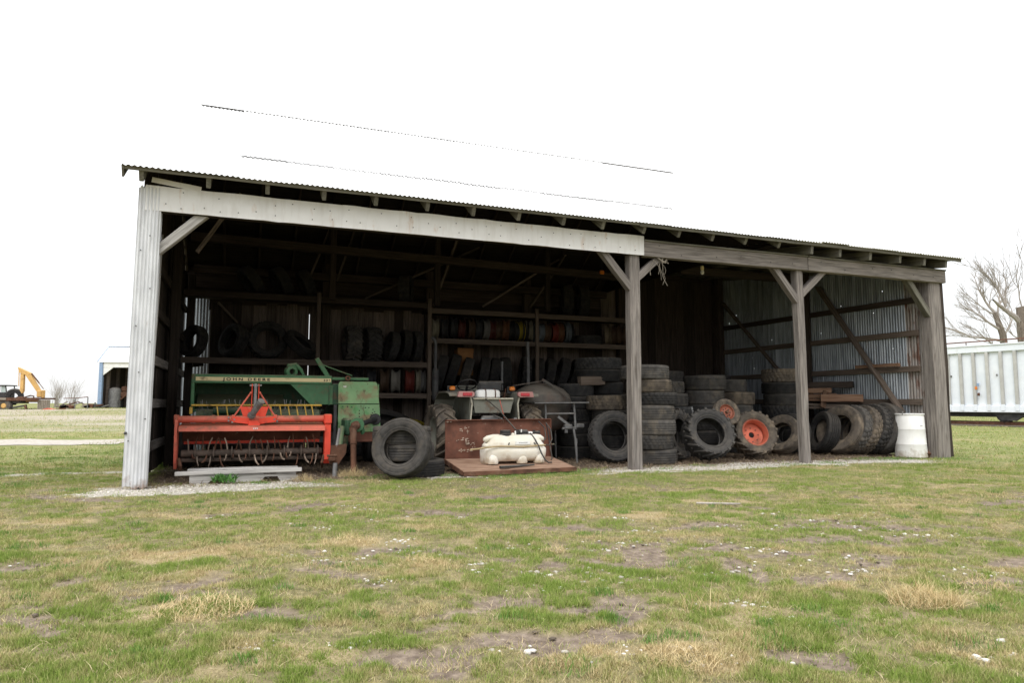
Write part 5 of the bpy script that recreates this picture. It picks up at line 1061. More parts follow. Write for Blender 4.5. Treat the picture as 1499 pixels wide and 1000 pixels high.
sub(D, 'leg', M_gsteel, lambda m: m.tube([(-.45, .5, .75), (-.50, .55, 0)], .022, 8)); sub(D, 'leg', M_gsteel, lambda m: m.tube([(.45, .6, .75), (.50, .66, 0)], .022, 8))
sub(D, 'crank', M_gsteel, lambda m: (m.beam((.12, -.25, .86), (.34, -.27, .70), .04, .05), m.box((.32, -.27, .67), (.16, .1, .10), ch=.02), m.box((.56, -.29, .69), (.16, .08, .08), ch=.015), m.tube([(.2, -.27, .64), (.62, -.29, .66)], .022, 8), m.box((.28, -.27, .60), (.06, .05, .10), ch=.01)))
# white barrel, lumber and boards
BR = sthing('plastic_barrel', 'white plastic barrel standing open-topped beside the right end post', 'barrel', 14.22, .40, 0)
sub(BR, 'body', M_barrel, lambda m: m.lathe([(0, .0), (.285, .0), (.30, .02), (.2885, .27), (.292, .28), (.287, .29), (.2755, .58), (.279, .59), (.274, .60), (.264, .86), (.258, .87), (.262, .885), (.272, .88), (.278, .90), (.265, .91), (.25, .905), (.245, .86), (.25, .5), (.26, .05)], 44))
sub(BR, 'handle', M_gsteel, lambda m: m.tube([(-.26, -.05, .88), (-.27, -.06, .93), (-.25, -.06, .95)], .012, 6))
sub(BR, 'mark', M_letter, lambda m: (m.box((-.03, -.291, .66), (.05, .004, .008)), m.box((-.055, -.289, .664), (.012, .004, .014))))
LB = sthing('lumber_pile', 'pile of reddish brown boards on old timbers by the tin wall', 'lumber', 0, 0, 0)
for i, (p0, p1, wd_, ht, mm) in enumerate((((13.5, 3.0, 1.20), (14.25, 2.2, 1.20), .26, .05, M_lumber), ((13.45, 3.05, 1.27), (14.2, 2.25, 1.30), .24, .10, M_lumber), ((13.4, 3.1, 1.42), (14.15, 2.35, 1.42), .22, .12, M_lumber), ((13.8, 2.9, 1.56), (14.45, 2.0, 1.56), .24, .14, M_dark),
        ((13.75, 2.3, 1.24), (14.45, 1.75, 1.24), .13, .17, M_lumber), ((13.5, 2.9, 1.1), (14.3, 2.0, 1.06), .30, .06, M_shelf), ((13.7, 2.6, 1.02), (14.4, 1.7, 1.02), .2, .05, M_shelf))):
    plank('board', p0, p1, wd_, ht, mm, parent=LB)
plank('board', (13.78, 2.28, 1.02), (13.92, 2.30, 1.40), .05, .14, M_lumber, parent=LB, up=(1, 0, 0))
for s_, d_ in ((13.7, 2.85), (14.3, 2.05)): plank('support_block', (s_, d_, 0), (s_, d_, 1.0), .22, .22, M_dark, parent=LB, up=(1, 0, 0))
BG = sthing('loose_board', 'short plank lying along the girt of the tin wall', 'board', 0, 0, 0)
plank('plank', (14.50, .80, 1.955), (14.50, 1.95, 1.965), .06, .075, M_lumber, parent=BG)
P2 = sthing('flat_plank', 'pale plank wedged on the tires near the steel drum', 'board', 0, 0, 0)
plank('plank', (7.55, 2.40, 1.56), (8.15, 2.50, 1.58), .12, .18, M_shelf, parent=P2)
CB = sthing('cardboard_box', 'brown cardboard box on the shelf above the tractor', 'box', 6.45, 6.75, 2.05)
sub(CB, 'carton', M_card, lambda m: m.box((0, 0, .10), (.42, .3, .66), ch=.01))
sub(CB, 'flap', M_card, lambda m: m.box((0, -.16, .40), (.42, .01, .12)))
# ------------------------------------------------------------------ railcar and track
RC_ang = math.atan2(-.86, .51)
RCAR = thing('hopper_railcar', 'white ribbed hopper railcar on the track right of the shed', 'railcar', (23.7, 37.0, 0), RC_ang)
# local x: along the car towards the camera side; local -y... outward normal (towards the shed) = local (0,-1,0)
L0, L1 = -5.0, 13.0
zt, zb = 4.16, .74
sub(RCAR, 'side_panel', M_car, lambda m: m.box(((L0 + L1) / 2, 1.5, (zt + zb) / 2), (L1 - L0, 2.9, zt - zb - .02)))
sub(RCAR, 'top_chord', M_car, lambda m: (m.box(((L0 + L1) / 2, .0, 3.98), (L1 - L0, .16, .36), ch=.02), m.box(((L0 + L1) / 2, -.05, 4.17), (L1 - L0, .16, .06), ch=.01)))
sub(RCAR, 'side_sill', M_car, lambda m: m.box(((L0 + L1) / 2, .0, .86), (L1 - L0, .14, .34), ch=.02))
x_ = L0 + .4
while x_ < L1:
    rb = sub(RCAR, 'rib', M_rib, lambda m: m.box((x_, -.03, 2.42), (.15, .14, 2.74), ch=.02))
    sub(rb, 'rib_foot', M_car, lambda m: m.prism([(x_ - .10, 1.10), (x_ + .10, 1.10), (x_ + .08, .78), (x_ - .08, .78)], -.02, .02, PL(-.085)))
    x_ += .64
sub(RCAR, 'walkway_rail', M_rust, lambda m: (m.tube([(L0, .3, 4.40), (L1, .3, 4.44)], .035, 6), *[m.tube([(q, .3, 4.18), (q, .3, 4.42)], .025, 5) for q in np.arange(L0, L1, 1.9)]))
for cc_, z_, nm_ in ((M_amber, 1.95, 'orange_tag'), (M_blue, 2.12, 'blue_tag'), (M_rust, 1.62, 'reflector')):
    sub(RCAR, nm_, cc_, lambda m: m.box((1.10 + (.14 if nm_ == 'orange_tag' else .25), -.09, z_), (.12, .03, .16), ch=.01))
for q in (.0, 2.2): sub(RCAR, 'panel_mark', M_gsteel, lambda m: m.box((q, .03, 2.6), (.07, .03, .10)))
sub(RCAR, 'underframe', M_dsteel, lambda m: m.box(((L0 + L1) / 2, 1.4, .58), (L1 - L0, 1.8, .26)))
for cx in (3.2, 11.5):
    tf_ = sub(RCAR, 'truck_frame', M_dsteel, lambda m: m.prism([(-1.3, .62), (-.95, .30), (-.35, .26), (0, .50), (.35, .26), (.95, .30), (1.3, .62), (1.1, .72), (-1.1, .72)], -.07, .07, PL(.25) @ Matrix.Translation((cx, 0, 0))))
    for q in (-.9, .9):
        sub(tf_, 'wheel', M_dsteel, lambda m: m.lathe([(0, .07), (.1, .07), (.12, .04), (.36, .05), (.42, .04), (.42, -.06), (.46, -.07), (0, -.07)], 28, PL(.42) @ Matrix.Translation((cx + q, .60, 0))))
tr_ = MB()
for q in (.40, 1.85): tr_.box((2, q, .13), (70, .07, .15))
rails = tr_.build('rail_track', M_rust, None, kind='structure'); rails.location = (23.7, 37, 0); rails.rotation_euler = (0, 0, RC_ang)
tb = MB(); tb.prism([(-1.2, .02), (-.6, .05), (2.6, .05), (3.2, .02)], -35, 37, Matrix(((0, 0, 1, 0), (1, 0, 0, 0), (0, 1, 0, 0), (0, 0, 0, 1))))
bal = tb.build('track_ballast', mat('dark_ballast', (.05, .04, .03), (.16, .13, .10), (1, 1, 1), 9, rough=.95, bump=.4, rand=0), None, kind='structure'); bal.location = (23.7, 37, 0); bal.rotation_euler = (0, 0, RC_ang)

# ------------------------------------------------------------------ bare trees
def grow(m, p, d, L, r, depth, spread=.55, twist=1.0, lim=5, n=4):
    pts = [p]; rs = [r]; q = p; dd = d
    for i in range(3):
        dd = (dd + Vector((rnd.gauss(0, .11), rnd.gauss(0, .11), rnd.gauss(.02, .08))) * twist).normalized(); q = q + dd * (L / 3); pts.append(q); rs.append(r * (1 - .16 * (i + 1)))
    m.tube(pts, rs, 6 if depth < 2 else 4, cap=False)
    if depth >= lim or r < .006: return
    kids = n if depth < 4 else 3
    for k in range(kids):
        base = pts[rnd.choice((1, 2, 2, 3))] if k else pts[3]
        o_ = dd.orthogonal().normalized(); o_.rotate(Quaternion(dd, rnd.uniform(0, 6.28)))
        nd = (dd + o_ * rnd.uniform(.5, 1.1) * spread + Vector((0, 0, .10))).normalized() if k else (dd + o_ * .25).normalized()
        grow(m, base, nd, L * rnd.uniform(.58, .80), r * (.62 if k == 0 else rnd.uniform(.38, .5)), depth + 1, spread, twist, lim, n)
def lp(u, v, Y_):    # a point at the tree's own distance
    return Vector(((u - 749.5) / 1003.0 * (Y_ * 1.0) * 1.0 + 0, Y_, CAM_H + Y_ * (math.tan(PITCH) + (500 - v) / 1003.0) / (1 - math.tan(PITCH) * (500 - v) / 1003.0)))
tA = thing('bare_tree', 'bare grey tree spreading low branches behind the white railcar', 'tree', (43.6, 60, .5))
def rel(root, pts): return [Vector(p) - Vector(root.location) for p in pts]
trunkA = [(43.6, 60, .4), (43.4, 60, 4.0), (43.2, 60, 7.2), (42.6, 60, 9.2)]
mb = MB(); mb.tube(rel(tA, [Vector(p) for p in trunkA]), [.36, .32, .28, .20], 9); mb.build('trunk', M_bark, tA)
crown = MB()
for st_, dr, L_, r_ in (((42.6, 60, 9.2), (-.65, .1, .9), 1.7, .13), ((42.8, 60, 8.7), (.1, .1, .9), 1.6, .11), ((43.1, 60, 7.6), (-1.0, .0, .55), 2.1, .13), ((43.3, 60, 6.6), (-1.2, -.1, .33), 2.9, .12), ((43.4, 60, 5.6), (-1.2, .1, .5), 2.0, .09),
                        ((43.2, 60, 7.0), (.7, .1, .8), 1.8, .10), ((42.6, 60, 9.0), (-1.0, 0, .36), 1.7, .08)):
    grow(crown, Vector(st_) - Vector(tA.location), Vector(dr).normalized(), L_, r_, 1, .6, 1.1, 5)
crown.build('crown', M_twig, tA, smooth=False)
tB = thing('bare_tree', 'broken-topped thick tree trunk with one tall limb behind the railcar', 'tree', (41.2, 55, .5))
mb = MB(); mb.tube([(0, 0, -.1), (.05, 0, 4.5), (.05, 0, 8.3), (.0, 0, 8.5)], [.46, .42, .38, .34], 10); mb.build('trunk', M_bark, tB)
crown = MB()
grow(crown, Vector((-.1, 0, 7.2)), Vector((-.9, .0, .85)).normalized(), 2.0, .24, 0, .5, .8, 1, 1)
for st_, dr, L_, r_ in (((-1.2, 0, 8.5), (-.35, 0, 1), 1.9, .11), ((-1.2, 0, 8.5), (.25, .1, 1), 1.8, .09), ((-1.3, 0, 8.9), (-.8, .1, 1), 1.5, .06), ((.1, 0, 8.4), (-.15, .1, 1), 2.4, .06), ((.2, 0, 5.5), (-.8, 0, .6), 1.8, .06)):
    grow(crown, Vector(st_), Vector(dr).normalized(), L_, r_, 1, .5, 1.1, 5)
crown.build('crown', M_twig, tB, smooth=False)

# ------------------------------------------------------------------ far left: white shed, backhoe on trailer, scraps
FS = thing('distant_white_shed', 'distant white metal shed with blue corner trim and dark open front', 'shed', (-36.1, 60, .64), R(8))
W_, DP, EV, RD, RDG = 9.0, 9.0, 4.15, 5.55, 1.9
sub(FS, 'corner_post', M_blue, lambda m: m.box((.12, .05, EV / 2), (.30, .30, EV), ch=.02))
hd = sub(FS, 'header', M_wplast, lambda m: (m.box((W_ / 2 + .28, .05, EV - .27), (W_, .14, .55)), m.prism([(.28, EV - .5), (1.15, EV - .5), (.28, EV - 1.25)], -.05, .05, PL(.05))))
sub(FS, 'wall', M_wplast, lambda m: (m.box((.04, DP / 2, EV / 2), (.06, DP, EV)), m.box((W_ / 2, DP, EV / 2), (W_, .06, EV)), m.box((W_ + .3, DP / 2, EV / 2), (.06, DP, EV))))
rsl = (RD - EV) / (DP / 2)
def roofp(m):
    for d0, z0, d1, z1 in ((-.15, EV - .05, RDG, RD), (DP + .15, EV - .05, RDG, RD)):
        m.add([(-.1, d0, z0), (W_ + .5, d0, z0), (W_ + .5, d1, z1), (-.1, d1, z1), (-.1, d0, z0 - .06), (W_ + .5, d0, z0 - .06), (W_ + .5, d1, z1 - .06), (-.1, d1, z1 - .06)], [(0, 1, 2, 3), (7, 6, 5, 4), (0, 4, 5, 1), (1, 5, 6, 2), (2, 6, 7, 3), (3, 7, 4, 0)])
rf = sub(FS, 'roof', M_roof, roofp)
sub(rf, 'rake_trim', M_blue, lambda m: (m.beam((-.13, -.17, EV - .06), (-.13, RDG, RD - .02), .05, .10), m.beam((-.13, RDG, RD + .03), (W_ + .5, RDG, RD + .03), .16, .05)))
sub(FS, 'gable', M_wplast, lambda m: m.prism([(0.05, EV - .1), (DP - .05, EV - .1), (RDG, RD - .12)], 0.02, .06, Matrix(((0, 0, 1, 0), (1, 0, 0, 0), (0, 1, 0, 0), (0, 0, 0, 1)))))
for q in (1.2, 3.2, 5.2, 7.2): sub(FS, 'inner_post', M_board, lambda m: m.box((.25, q, EV / 2), (.22, .30, EV - .1)))
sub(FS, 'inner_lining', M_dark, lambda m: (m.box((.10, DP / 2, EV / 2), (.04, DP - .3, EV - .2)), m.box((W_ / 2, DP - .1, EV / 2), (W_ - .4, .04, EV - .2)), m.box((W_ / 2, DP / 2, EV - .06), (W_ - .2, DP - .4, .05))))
GT = thing('stored_tank', 'grey ribbed tank standing inside the distant white shed', 'tank', (-35.3, 61.1, .66))
sub(GT, 'shell', M_gsteel, lambda m: m.lathe([(0, 0), (.48, 0), (.50, .1)] + [(.50 + .015 * (k % 2), .1 + .14 * k) for k in range(11)] + [(.46, 1.72), (.2, 1.85), (0, 1.86)], 24))
RM_ = thing('stored_machine', 'red farm machine parked inside the distant white shed', 'farm machine', (-34.5, 61.7, .66))
sub(RM_, 'body', M_rust, lambda m: (m.box((0, 0, 1.2), (.9, 1.2, .5), ch=.1), m.box((-.1, -.3, 1.7), (.5, .5, .5), ch=.1), m.beam((-.5, -.6, .6), (.6, -.6, 1.5), .12, .12)))
for q in (-.45, .55): sub(RM_, 'wheel', M_rub, lambda m: m.lathe([(.2, -.1), (.45, -.12), (.5, 0), (.45, .12), (.2, .1)], 20, Matrix.Translation((q, -.4, .5)) @ Matrix.Rotation(R(90), 4, 'Y'), closed=True))
# flatbed trailer
px52 = .0519
TL = thing('flatbed_trailer', 'rusty flatbed trailer with a yellow-hubbed wheel at the far left', 'trailer', (-38.7, 52, .38), R(4))
sub(TL, 'deck', M_rust, lambda m: (m.box((-.9, .9, 1.07), (7.6, 2.2, .12)), m.box((-.9, -.22, 1.02), (7.6, .08, .24))))
sub(TL, 'side_rail', M_crate, lambda m: m.box((-2.2, -.28, 1.04), (5.6, .04, .16)))
sub(TL, 'frame', M_dsteel, lambda m: (m.box((-1.0, .5, .80), (5, 1.0, .2)), m.beam((.5, .0, .30), (2.0, -.1, .55), .12, .12)))
jk = sub(TL, 'jack_leg', M_rust, lambda m: (m.beam((1.9, -.1, .60), (2.05, -.1, .0), .14, .14, up=(0, 1, 0)), m.box((2.05, -.1, .02), (.35, .3, .05))))
for q in (.38, -1.2):
    wl = sub(TL, 'wheel_tire', M_rubd, lambda m: m.lathe([(.22, -.14), (.5, -.18), (.56, -.08), (.56, .08), (.5, .18), (.22, .14)], 26, PL(-.05) @ Matrix.Translation((q, .52, 0)), closed=True))
    sub(wl, 'hub', M_yellowb, lambda m: m.lathe([(0, .12), (.14, .12), (.23, .05), (.23, -.1)], 18, PL(-.08) @ Matrix.Translation((q, .52, 0))))
BH = thing('backhoe', 'yellow backhoe with dark cab and folded boom on the flatbed trailer', 'backhoe', (-39.25, 52.8, 1.50), R(4))
sub(BH, 'boom', M_yellowb, lambda m: m.prism([(1.18, 2.36), (1.30, 2.30), (2.10, 1.92), (2.25, 1.62), (2.95, .45), (2.75, .38), (1.95, 1.50), (1.75, 1.78), (1.30, 1.96)], -.14, .14, PL(0)))
sub(BH, 'dipper', M_yellowb, lambda m: (m.prism([(1.38, 1.98), (1.62, 1.98), (1.66, .55), (1.58, .35), (1.42, .55)], -.11, .11, PL(0)), m.tube([(1.20, 0, 2.2), (1.26, 0, .9)], .03, 6)))
sub(BH, 'boom_cylinder', M_rust, lambda m: (m.tube([(2.15, 0, 1.88), (2.75, 0, 1.15)], .05, 8), m.tube([(2.7, 0, 1.2), (3.1, 0, .70)], .025, 6)))
sub(BH, 'swing_post', M_yellowb, lambda m: (m.box((2.9, 0, .32), (.35, .5, .55), ch=.06), m.box((3.1, 0, .30), (.15, .3, .6), ch=.03)))
sub(BH, 'body', M_yellowb, lambda m: m.prism([(1.60, -.28), (1.72, -.10), (2.05, -.05), (2.5, -.14), (3.25, -.14), (3.25, -.30), (2.5, -.28), (2.3, -.33)], -.5, .5, PL(.2)))
sub(BH, 'stabiliser', M_rust, lambda m: (m.tube([(1.75, -.2, .02), (2.30, -.2, .18), (2.52, -.2, .14), (2.55, -.2, -.10)], .05, 6), m.box((1.5, 0, -.1), (.6, .5, .4), ch=.08)))
cbn = sub(BH, 'cab', M_dsteel, lambda m: (m.box((-.55, .3, .05), (2.1, 1.1, .75), ch=.05), m.box((-.6, .3, -.35), (2.6, 1.0, .4), ch=.04), m.box((-.5, .3, .95), (2.2, 1.25, .08), ch=.02), m.beam((.52, -.2, .4), (.42, -.2, .95), .06, .06), m.beam((.0, -.2, .4), (.0, -.2, .95), .05, .05), m.beam((.52, .8, .4), (.42, .8, .95), .06, .06)))
sub(cbn, 'window', M_glass, lambda m: (m.box((-.4, -.17, .66), (.72, .02, .48)), m.box((.26, -.17, .66), (.34, .02, .48))))
sub(BH, 'rear_tire', M_rub, lambda m: m.lathe([(.25, -.18), (.52, -.2), (.60, -.08), (.60, .08), (.52, .2), (.25, .18)], 26, PL(-.1) @ Matrix.Translation((1.05, .12, 0)) @ Matrix.Rotation(R(20), 4, 'Y'), closed=True))
WC = thing('wire_crate', 'grey woven upright crate post at the end of the flatbed trailer', 'crate', (-35.75, 52.2, .44), R(4))
for k in range(6): sub(WC, 'slat', M_crate, lambda m: m.box((-.15 + .115 * k, -.05, .46), (.085, .05, .92)))
sub(WC, 'core', M_crate, lambda m: m.box((.14, .2, .45), (.66, .4, .88)))
PR = thing('pipe_rail', 'thin rusty pipe rail on posts among the bare bushes', 'rail', (-35.2, 54, .48))
sub(PR, 'pipe', M_rust, lambda m: m.tube([(0, 0, 1.0), (1.0, 0, 1.02), (1.9, 0, 1.12)], .03, 6)); 
for q in (.9, 1.9): sub(PR, 'pipe_post', M_gsteel, lambda m: m.tube([(q, 0, 0), (q, 0, 1.08)], .04, 6))
RI = thing('red_implement', 'low red farm implement lying in the grass beside the trailer', 'farm implement', (-35.2, 51.6, .42))
sub(RI, 'blade', M_redd, lambda m: m.prism([(0, 0), (.9, 0), (1.0, .22), (.5, .32), (.1, .22)], -.2, .2, PL(0)))
sub(RI, 'drawbar', M_rust, lambda m: m.beam((.8, 0, .15), (1.75, 0, .28), .12, .10))
def bush(x, y, h, w_b, label):
    b_ = thing('bare_bush', label, 'bush', (x, y, float(gz(np.array(x), np.array(y)))))
    mb = MB()
    for k in range(14):
        a_ = rnd.uniform(0, 6.28); sp_ = rnd.uniform(.05, .5)
        grow(mb, Vector((rnd.uniform(-w_b, w_b) * .3, rnd.uniform(-.3, .3), 0)), Vector((math.cos(a_) * sp_, math.sin(a_) * sp_, 1)).normalized(), h * rnd.uniform(.42, .6), .018, 2, .45, 1.2, 4, 3)
    mb.build('stems', M_twig, b_, smooth=False)
bush(-41.0, 62, 2.3, 1.3, 'bare bush just right of the trailer end'); bush(-39.9, 62.5, 2.3, 1.2, 'bare bush between the trailer and the scrap heap'); bush(-46.3, 70, 2.2, 1.4, 'low bare bush behind the trailer')
for nm_, lab, x_, y_, w_s in (('scrap_heap', 'tangled scrap heap between the bushes and the distant shed', -34.6, 54, .75), ('brush_heap', 'low heap of rusty scrap against the distant shed corner', -36.6, 60, .9)):
    hp = thing(nm_, lab, 'scrap heap', (x_, y_, float(gz(np.array(x_), np.array(y_)))))
    for k in range(7): 
        p0 = Vector((rnd.uniform(-w_s, w_s), rnd.uniform(-.4, .4), rnd.uniform(.02, .5))); p1 = p0 + Vector((rnd.uniform(-.9, .9), rnd.uniform(-.3, .3), rnd.uniform(-.05, .35)))
        sub(hp, 'scrap_bar', rnd.choice((M_rust, M_gsteel, M_crate, M_post)), lambda m: m.beam(p0, p1, .10, .08))
    for k in range(4): sub(hp, 'scrap_lump', rnd.choice((M_rust, M_dsteel, M_crate)), lambda m: m.box((rnd.uniform(-w_s, w_s) * .7, 0, .15), (rnd.uniform(.3, .7), .5, rnd.uniform(.2, .45)), Matrix.Rotation(rnd.uniform(-.3, .3), 4, 'Y'), ch=.05))
# ------------------------------------------------------------------ grass, straw, stones (numpy, one mesh each)
rng = np.random.default_rng(11)
def blades_mesh(name, x, y, z, h, wd_, tilt, colr, m, kind='stuff', single=False):
    n = len(x); az = rng.uniform(0, 2 * np.pi, n); fa = rng.uniform(0, 2 * np.pi, n)
    tx = np.cos(az) * tilt * h; ty = np.sin(az) * tilt * h; th = h * np.sqrt(np.maximum(.05, 1 - tilt ** 2))
    bx = np.cos(fa) * wd_ / 2; by = np.sin(fa) * wd_ / 2
    if single:
        v = np.stack([np.stack([x - bx, y - by, z - .004], -1), np.stack([x + bx, y + by, z - .004], -1), np.stack([x + tx, y + ty, z + th], -1)], 1)
        me = np_mesh(name, v.reshape(-1, 3), np.arange(n * 3).reshape(n, 3), {'tint': np.repeat(colr, 3, 0)}); me.materials.append(m)
        return link(name, me, kind=kind)
    v = np.empty((n, 5, 3)); 
    v[:, 0] = np.stack([x - bx, y - by, z - .004], -1); v[:, 1] = np.stack([x + bx, y + by, z - .004], -1)
    mx_, my_, mz_ = x + tx * .42, y + ty * .42, z + th * .58
    v[:, 2] = np.stack([mx_ + bx * .75, my_ + by * .75, mz_], -1); v[:, 3] = np.stack([mx_ - bx * .75, my_ - by * .75, mz_], -1)
    v[:, 4] = np.stack([x + tx, y + ty, z + th], -1)
    b5 = np.arange(n)[:, None] * 5
    f = np.concatenate([b5 + np.array([[0, 1, 2]]), b5 + np.array([[0, 2, 3]]), b5 + np.array([[3, 2, 4]])], 0)
    me = np_mesh(name, v.reshape(-1, 3), f, {'tint': np.repeat(colr, 5, 0)})
    me.materials.append(m)
    return link(name, me, kind=kind)
def tint_mat(name, rough=.75, trans=.0):
    m = bpy.data.materials.new(name); m.use_nodes = True; nt = m.node_tree; p = nt.nodes['Principled BSDF']
    a = nt.nodes.new('ShaderNodeAttribute'); a.attribute_name = 'tint'
    n = nt.nodes.new('ShaderNodeTexNoise'); n.inputs['Scale'].default_value = 35; tcx = nt.nodes.new('ShaderNodeTexCoord'); nt.links.new(tcx.outputs['Object'], n.inputs['Vector'])
    h = nt.nodes.new('ShaderNodeHueSaturation'); mr = nt.nodes.new('ShaderNodeMapRange'); mr.inputs['To Min'].default_value = .8; mr.inputs['To Max'].default_value = 1.2
    nt.links.new(n.outputs[0], mr.inputs[0]); nt.links.new(mr.outputs[0], h.inputs['Value']); nt.links.new(a.outputs['Color'], h.inputs['Color']); nt.links.new(h.outputs[0], p.inputs['Base Color'])
    p.inputs['Roughness'].default_value = rough; p.inputs['Specular IOR Level'].default_value = .2
    return m
M_grass = tint_mat('grass_blades'); M_drystem = tint_mat('dry_stems', .9); M_stone = tint_mat('limestone_chips', .9)
def lerp(a, b, t): return a[None] * (1 - t[:, None]) + b[None] * t[:, None]
C_ = lambda *q: np.array(q, float)
def grass(n, y0, y1, spread, hs, ws):
    u = rng.random(n); y = y0 * (y1 / y0) ** (u ** .85); x = (rng.random(n) * 2 - 1) * spread * y + .02 * y
    bare, dry, grav, lot, inside = masks(x, y)
    patch = fbm(x * 2.6, y * 3.2, 61, 3); tuft = fbm(x * 8, y * 8, 62, 3); hue = fbm(x * 11, y * 11, 68, 2)
    keep = (1 - .93 * bare) * (1 - .95 * grav) * (1 - inside) * (1 - .7 * lot) * (.55 + .55 * sstep(.35, .6, patch)) * (.24 + .9 * sstep(.36, .6, tuft))
    pathy = (y > 17.4) & (y < 21.2) & (x < -11.5)
    k = (rng.random(n) < keep) & ~pathy
    x, y, dry, patch, tuft, bare, hue = x[k], y[k], dry[k], patch[k], tuft[k], bare[k], hue[k]; n = len(x)
    gz_ = gz(x, y) - .012 * bare
    t = np.clip(.30 + (hue - .5) * 1.3 + (fbm(x * 1.4, y * 1.9, 65, 3) - .5) * 1.9 + dry * .45 + rng.normal(0, .26, n), 0, 1)
    big = fbm(x * .5, y * .5, 66, 2)
    green = lerp(C_(.125, .20, .030), C_(.27, .345, .074), rng.random(n)); straw = lerp(C_(.34, .255, .12), C_(.64, .52, .31), rng.random(n))
    c = green * (1 - t[:, None]) + straw * t[:, None]
    h = hs * (.45 + .95 * rng.random(n)) * (.65 + .75 * sstep(.35, .7, tuft)) * (1 - .3 * dry); wdt = ws * (.7 + .6 * rng.random(n)) * (1 + y * .075)
    tilt = np.clip(rng.normal(.55, .25, n) + t * .22, .05, .97)
    return x, y, gz_, h * (1 + y * .012), wdt, tilt, c
blades_mesh('grass', *grass(2100000, 2.2, 12.5, .96, .024, .0030), M_grass, single=True)
blades_mesh('far_grass', *grass(330000, 11.5, 60, 1.1, .042, .0055), M_grass, single=True)
# longer fresh grass tufts along the shed front and left bank
def tufts(pts, m, name, hh, n, colA, colB, rad=.12, lw=.004):
    xs_, ys_, hs_ = [], [], []
    for (x, y, rr, k) in pts:
        a_ = rng.uniform(0, 6.28, k); r_ = rr * np.sqrt(rng.random(k)); xs_.append(x + r_ * np.cos(a_)); ys_.append(y + r_ * np.sin(a_) * .7); hs_.append(hh * (.4 + .8 * rng.random(k)) * (1.1 - .6 * r_ / rr))
    x, y, h = map(np.concatenate, (xs_, ys_, hs_)); n_ = len(x)
    return blades_mesh(name, x, y, gz(x, y), h, lw * (.7 + .6 * rng.random(n_)), np.clip(rng.normal(.45, .2, n_), .05, .95), lerp(C_(*colA), C_(*colB), rng.random(n_)), m)
pts = []
for s_, d_, rr, k in ((13.2, .25, .55, 900), (13.7, .15, .4, 500), (12.6, .3, .25, 200), (3.0, .25, .25, 300), (3.3, .55, .2, 250), (4.9, -.12, .35, 500), (5.6, -.12, .5, 700), (6.1, -.05, .4, 500), (6.6, .15, .2, 200), (1.5, .15, .15, 250), (2.4, .1, .2, 200), (8.9, .25, .25, 200), (11.5, -.1, .3, 300), (14.6, -.25, .4, 500), (15.2, .2, .5, 400), (10.6, -.25, .4, 300), (7.9, -.05, .15, 100), (4.2, .15, .2, 200), (2.75, .42, .12, 120), (-.75, .1, .3, 300)):
    p = sh(s_, d_); pts.append((p.x, p.y, rr, k))
for k in range(70):
    x_ = rnd.uniform(-9.5, -5.6); y_ = rnd.uniform(11.4, 16.5) if rnd.random() < .8 else rnd.uniform(9, 10.8)
    pts.append((x_, y_, rnd.uniform(.2, .5), 260))
for k in range(120):
    y_ = rnd.uniform(2.9, 9.0); x_ = rnd.uniform(-.75, .78) * y_
    b_, d__, g_, l_, i_ = masks(np.array([x_]), np.array([y_]))
    if b_[0] < .25 and i_[0] < .1 and shed_sd(x_, y_)[1] < -.3: pts.append((x_, y_, rnd.uniform(.06, .18), rnd.randrange(40, 130)))
tufts(pts, M_grass, 'grass_tufts', .065, 0, (.07, .17, .03), (.17, .29, .06), lw=.0034)
# pale straw clumps: things of their own
def clump(label, x, y, rr, k, L_, flat_=.75):
    o = thing('dry_grass_clump', label, 'dry grass', (x, y, float(gz(np.array(x), np.array(y)))), 0, 'clumps of dry pale grass in the yard')
    n_ = k; a_ = rng.uniform(0, 6.28, n_); r_ = rr * .55 * np.sqrt(rng.random(n_)); xx = r_ * np.cos(a_); yy = r_ * np.sin(a_) * .8
    zz = .07 * np.exp(-(r_ / (rr * .4)) ** 2) * rng.random(n_)
    m_ = blades_mesh('stems', xx, yy, zz, L_ * (.4 + .8 * rng.random(n_)), .0023 * (.6 + .8 * rng.random(n_)), np.clip(rng.normal(flat_, .2, n_), .1, .98), lerp(C_(.40, .29, .13), C_(.66, .54, .32), rng.random(n_)), M_drystem, kind='stuff')
    m_.parent = o
clump('largest dry straw clump in the right foreground', 2.30, 3.92, .36, 1100, .12, .78)
clump('flattened dry grass clump in the left foreground', -1.62, 3.72, .48, 1300, .065, .92)
clump('dry grass clump in front of the pallet and baler jack', -2.40, 10.42, .40, 700, .15)
clump('pale dry clump in the middle of the yard, left', -1.30, 5.62, .42, 600, .05, .93)
clump('small dry clump near the yard centre', -.62, 4.80, .30, 400, .07, .9)
clump('dry clump at the bottom edge right of centre', .72, 2.98, .28, 600, .06, .9)
clump('tiny dry clump in the yard right of centre', .32, 5.25, .22, 250, .06, .9)
clump('faint dry clump near the right edge of the yard', 2.85, 4.25, .28, 300, .06, .88)
clump('thin spiky grey weed in the right foreground', .98, 3.72, .20, 40, .16, .6)
clump('dry clump below the pallet end', -3.0, 9.95, .30, 350, .10, .8)
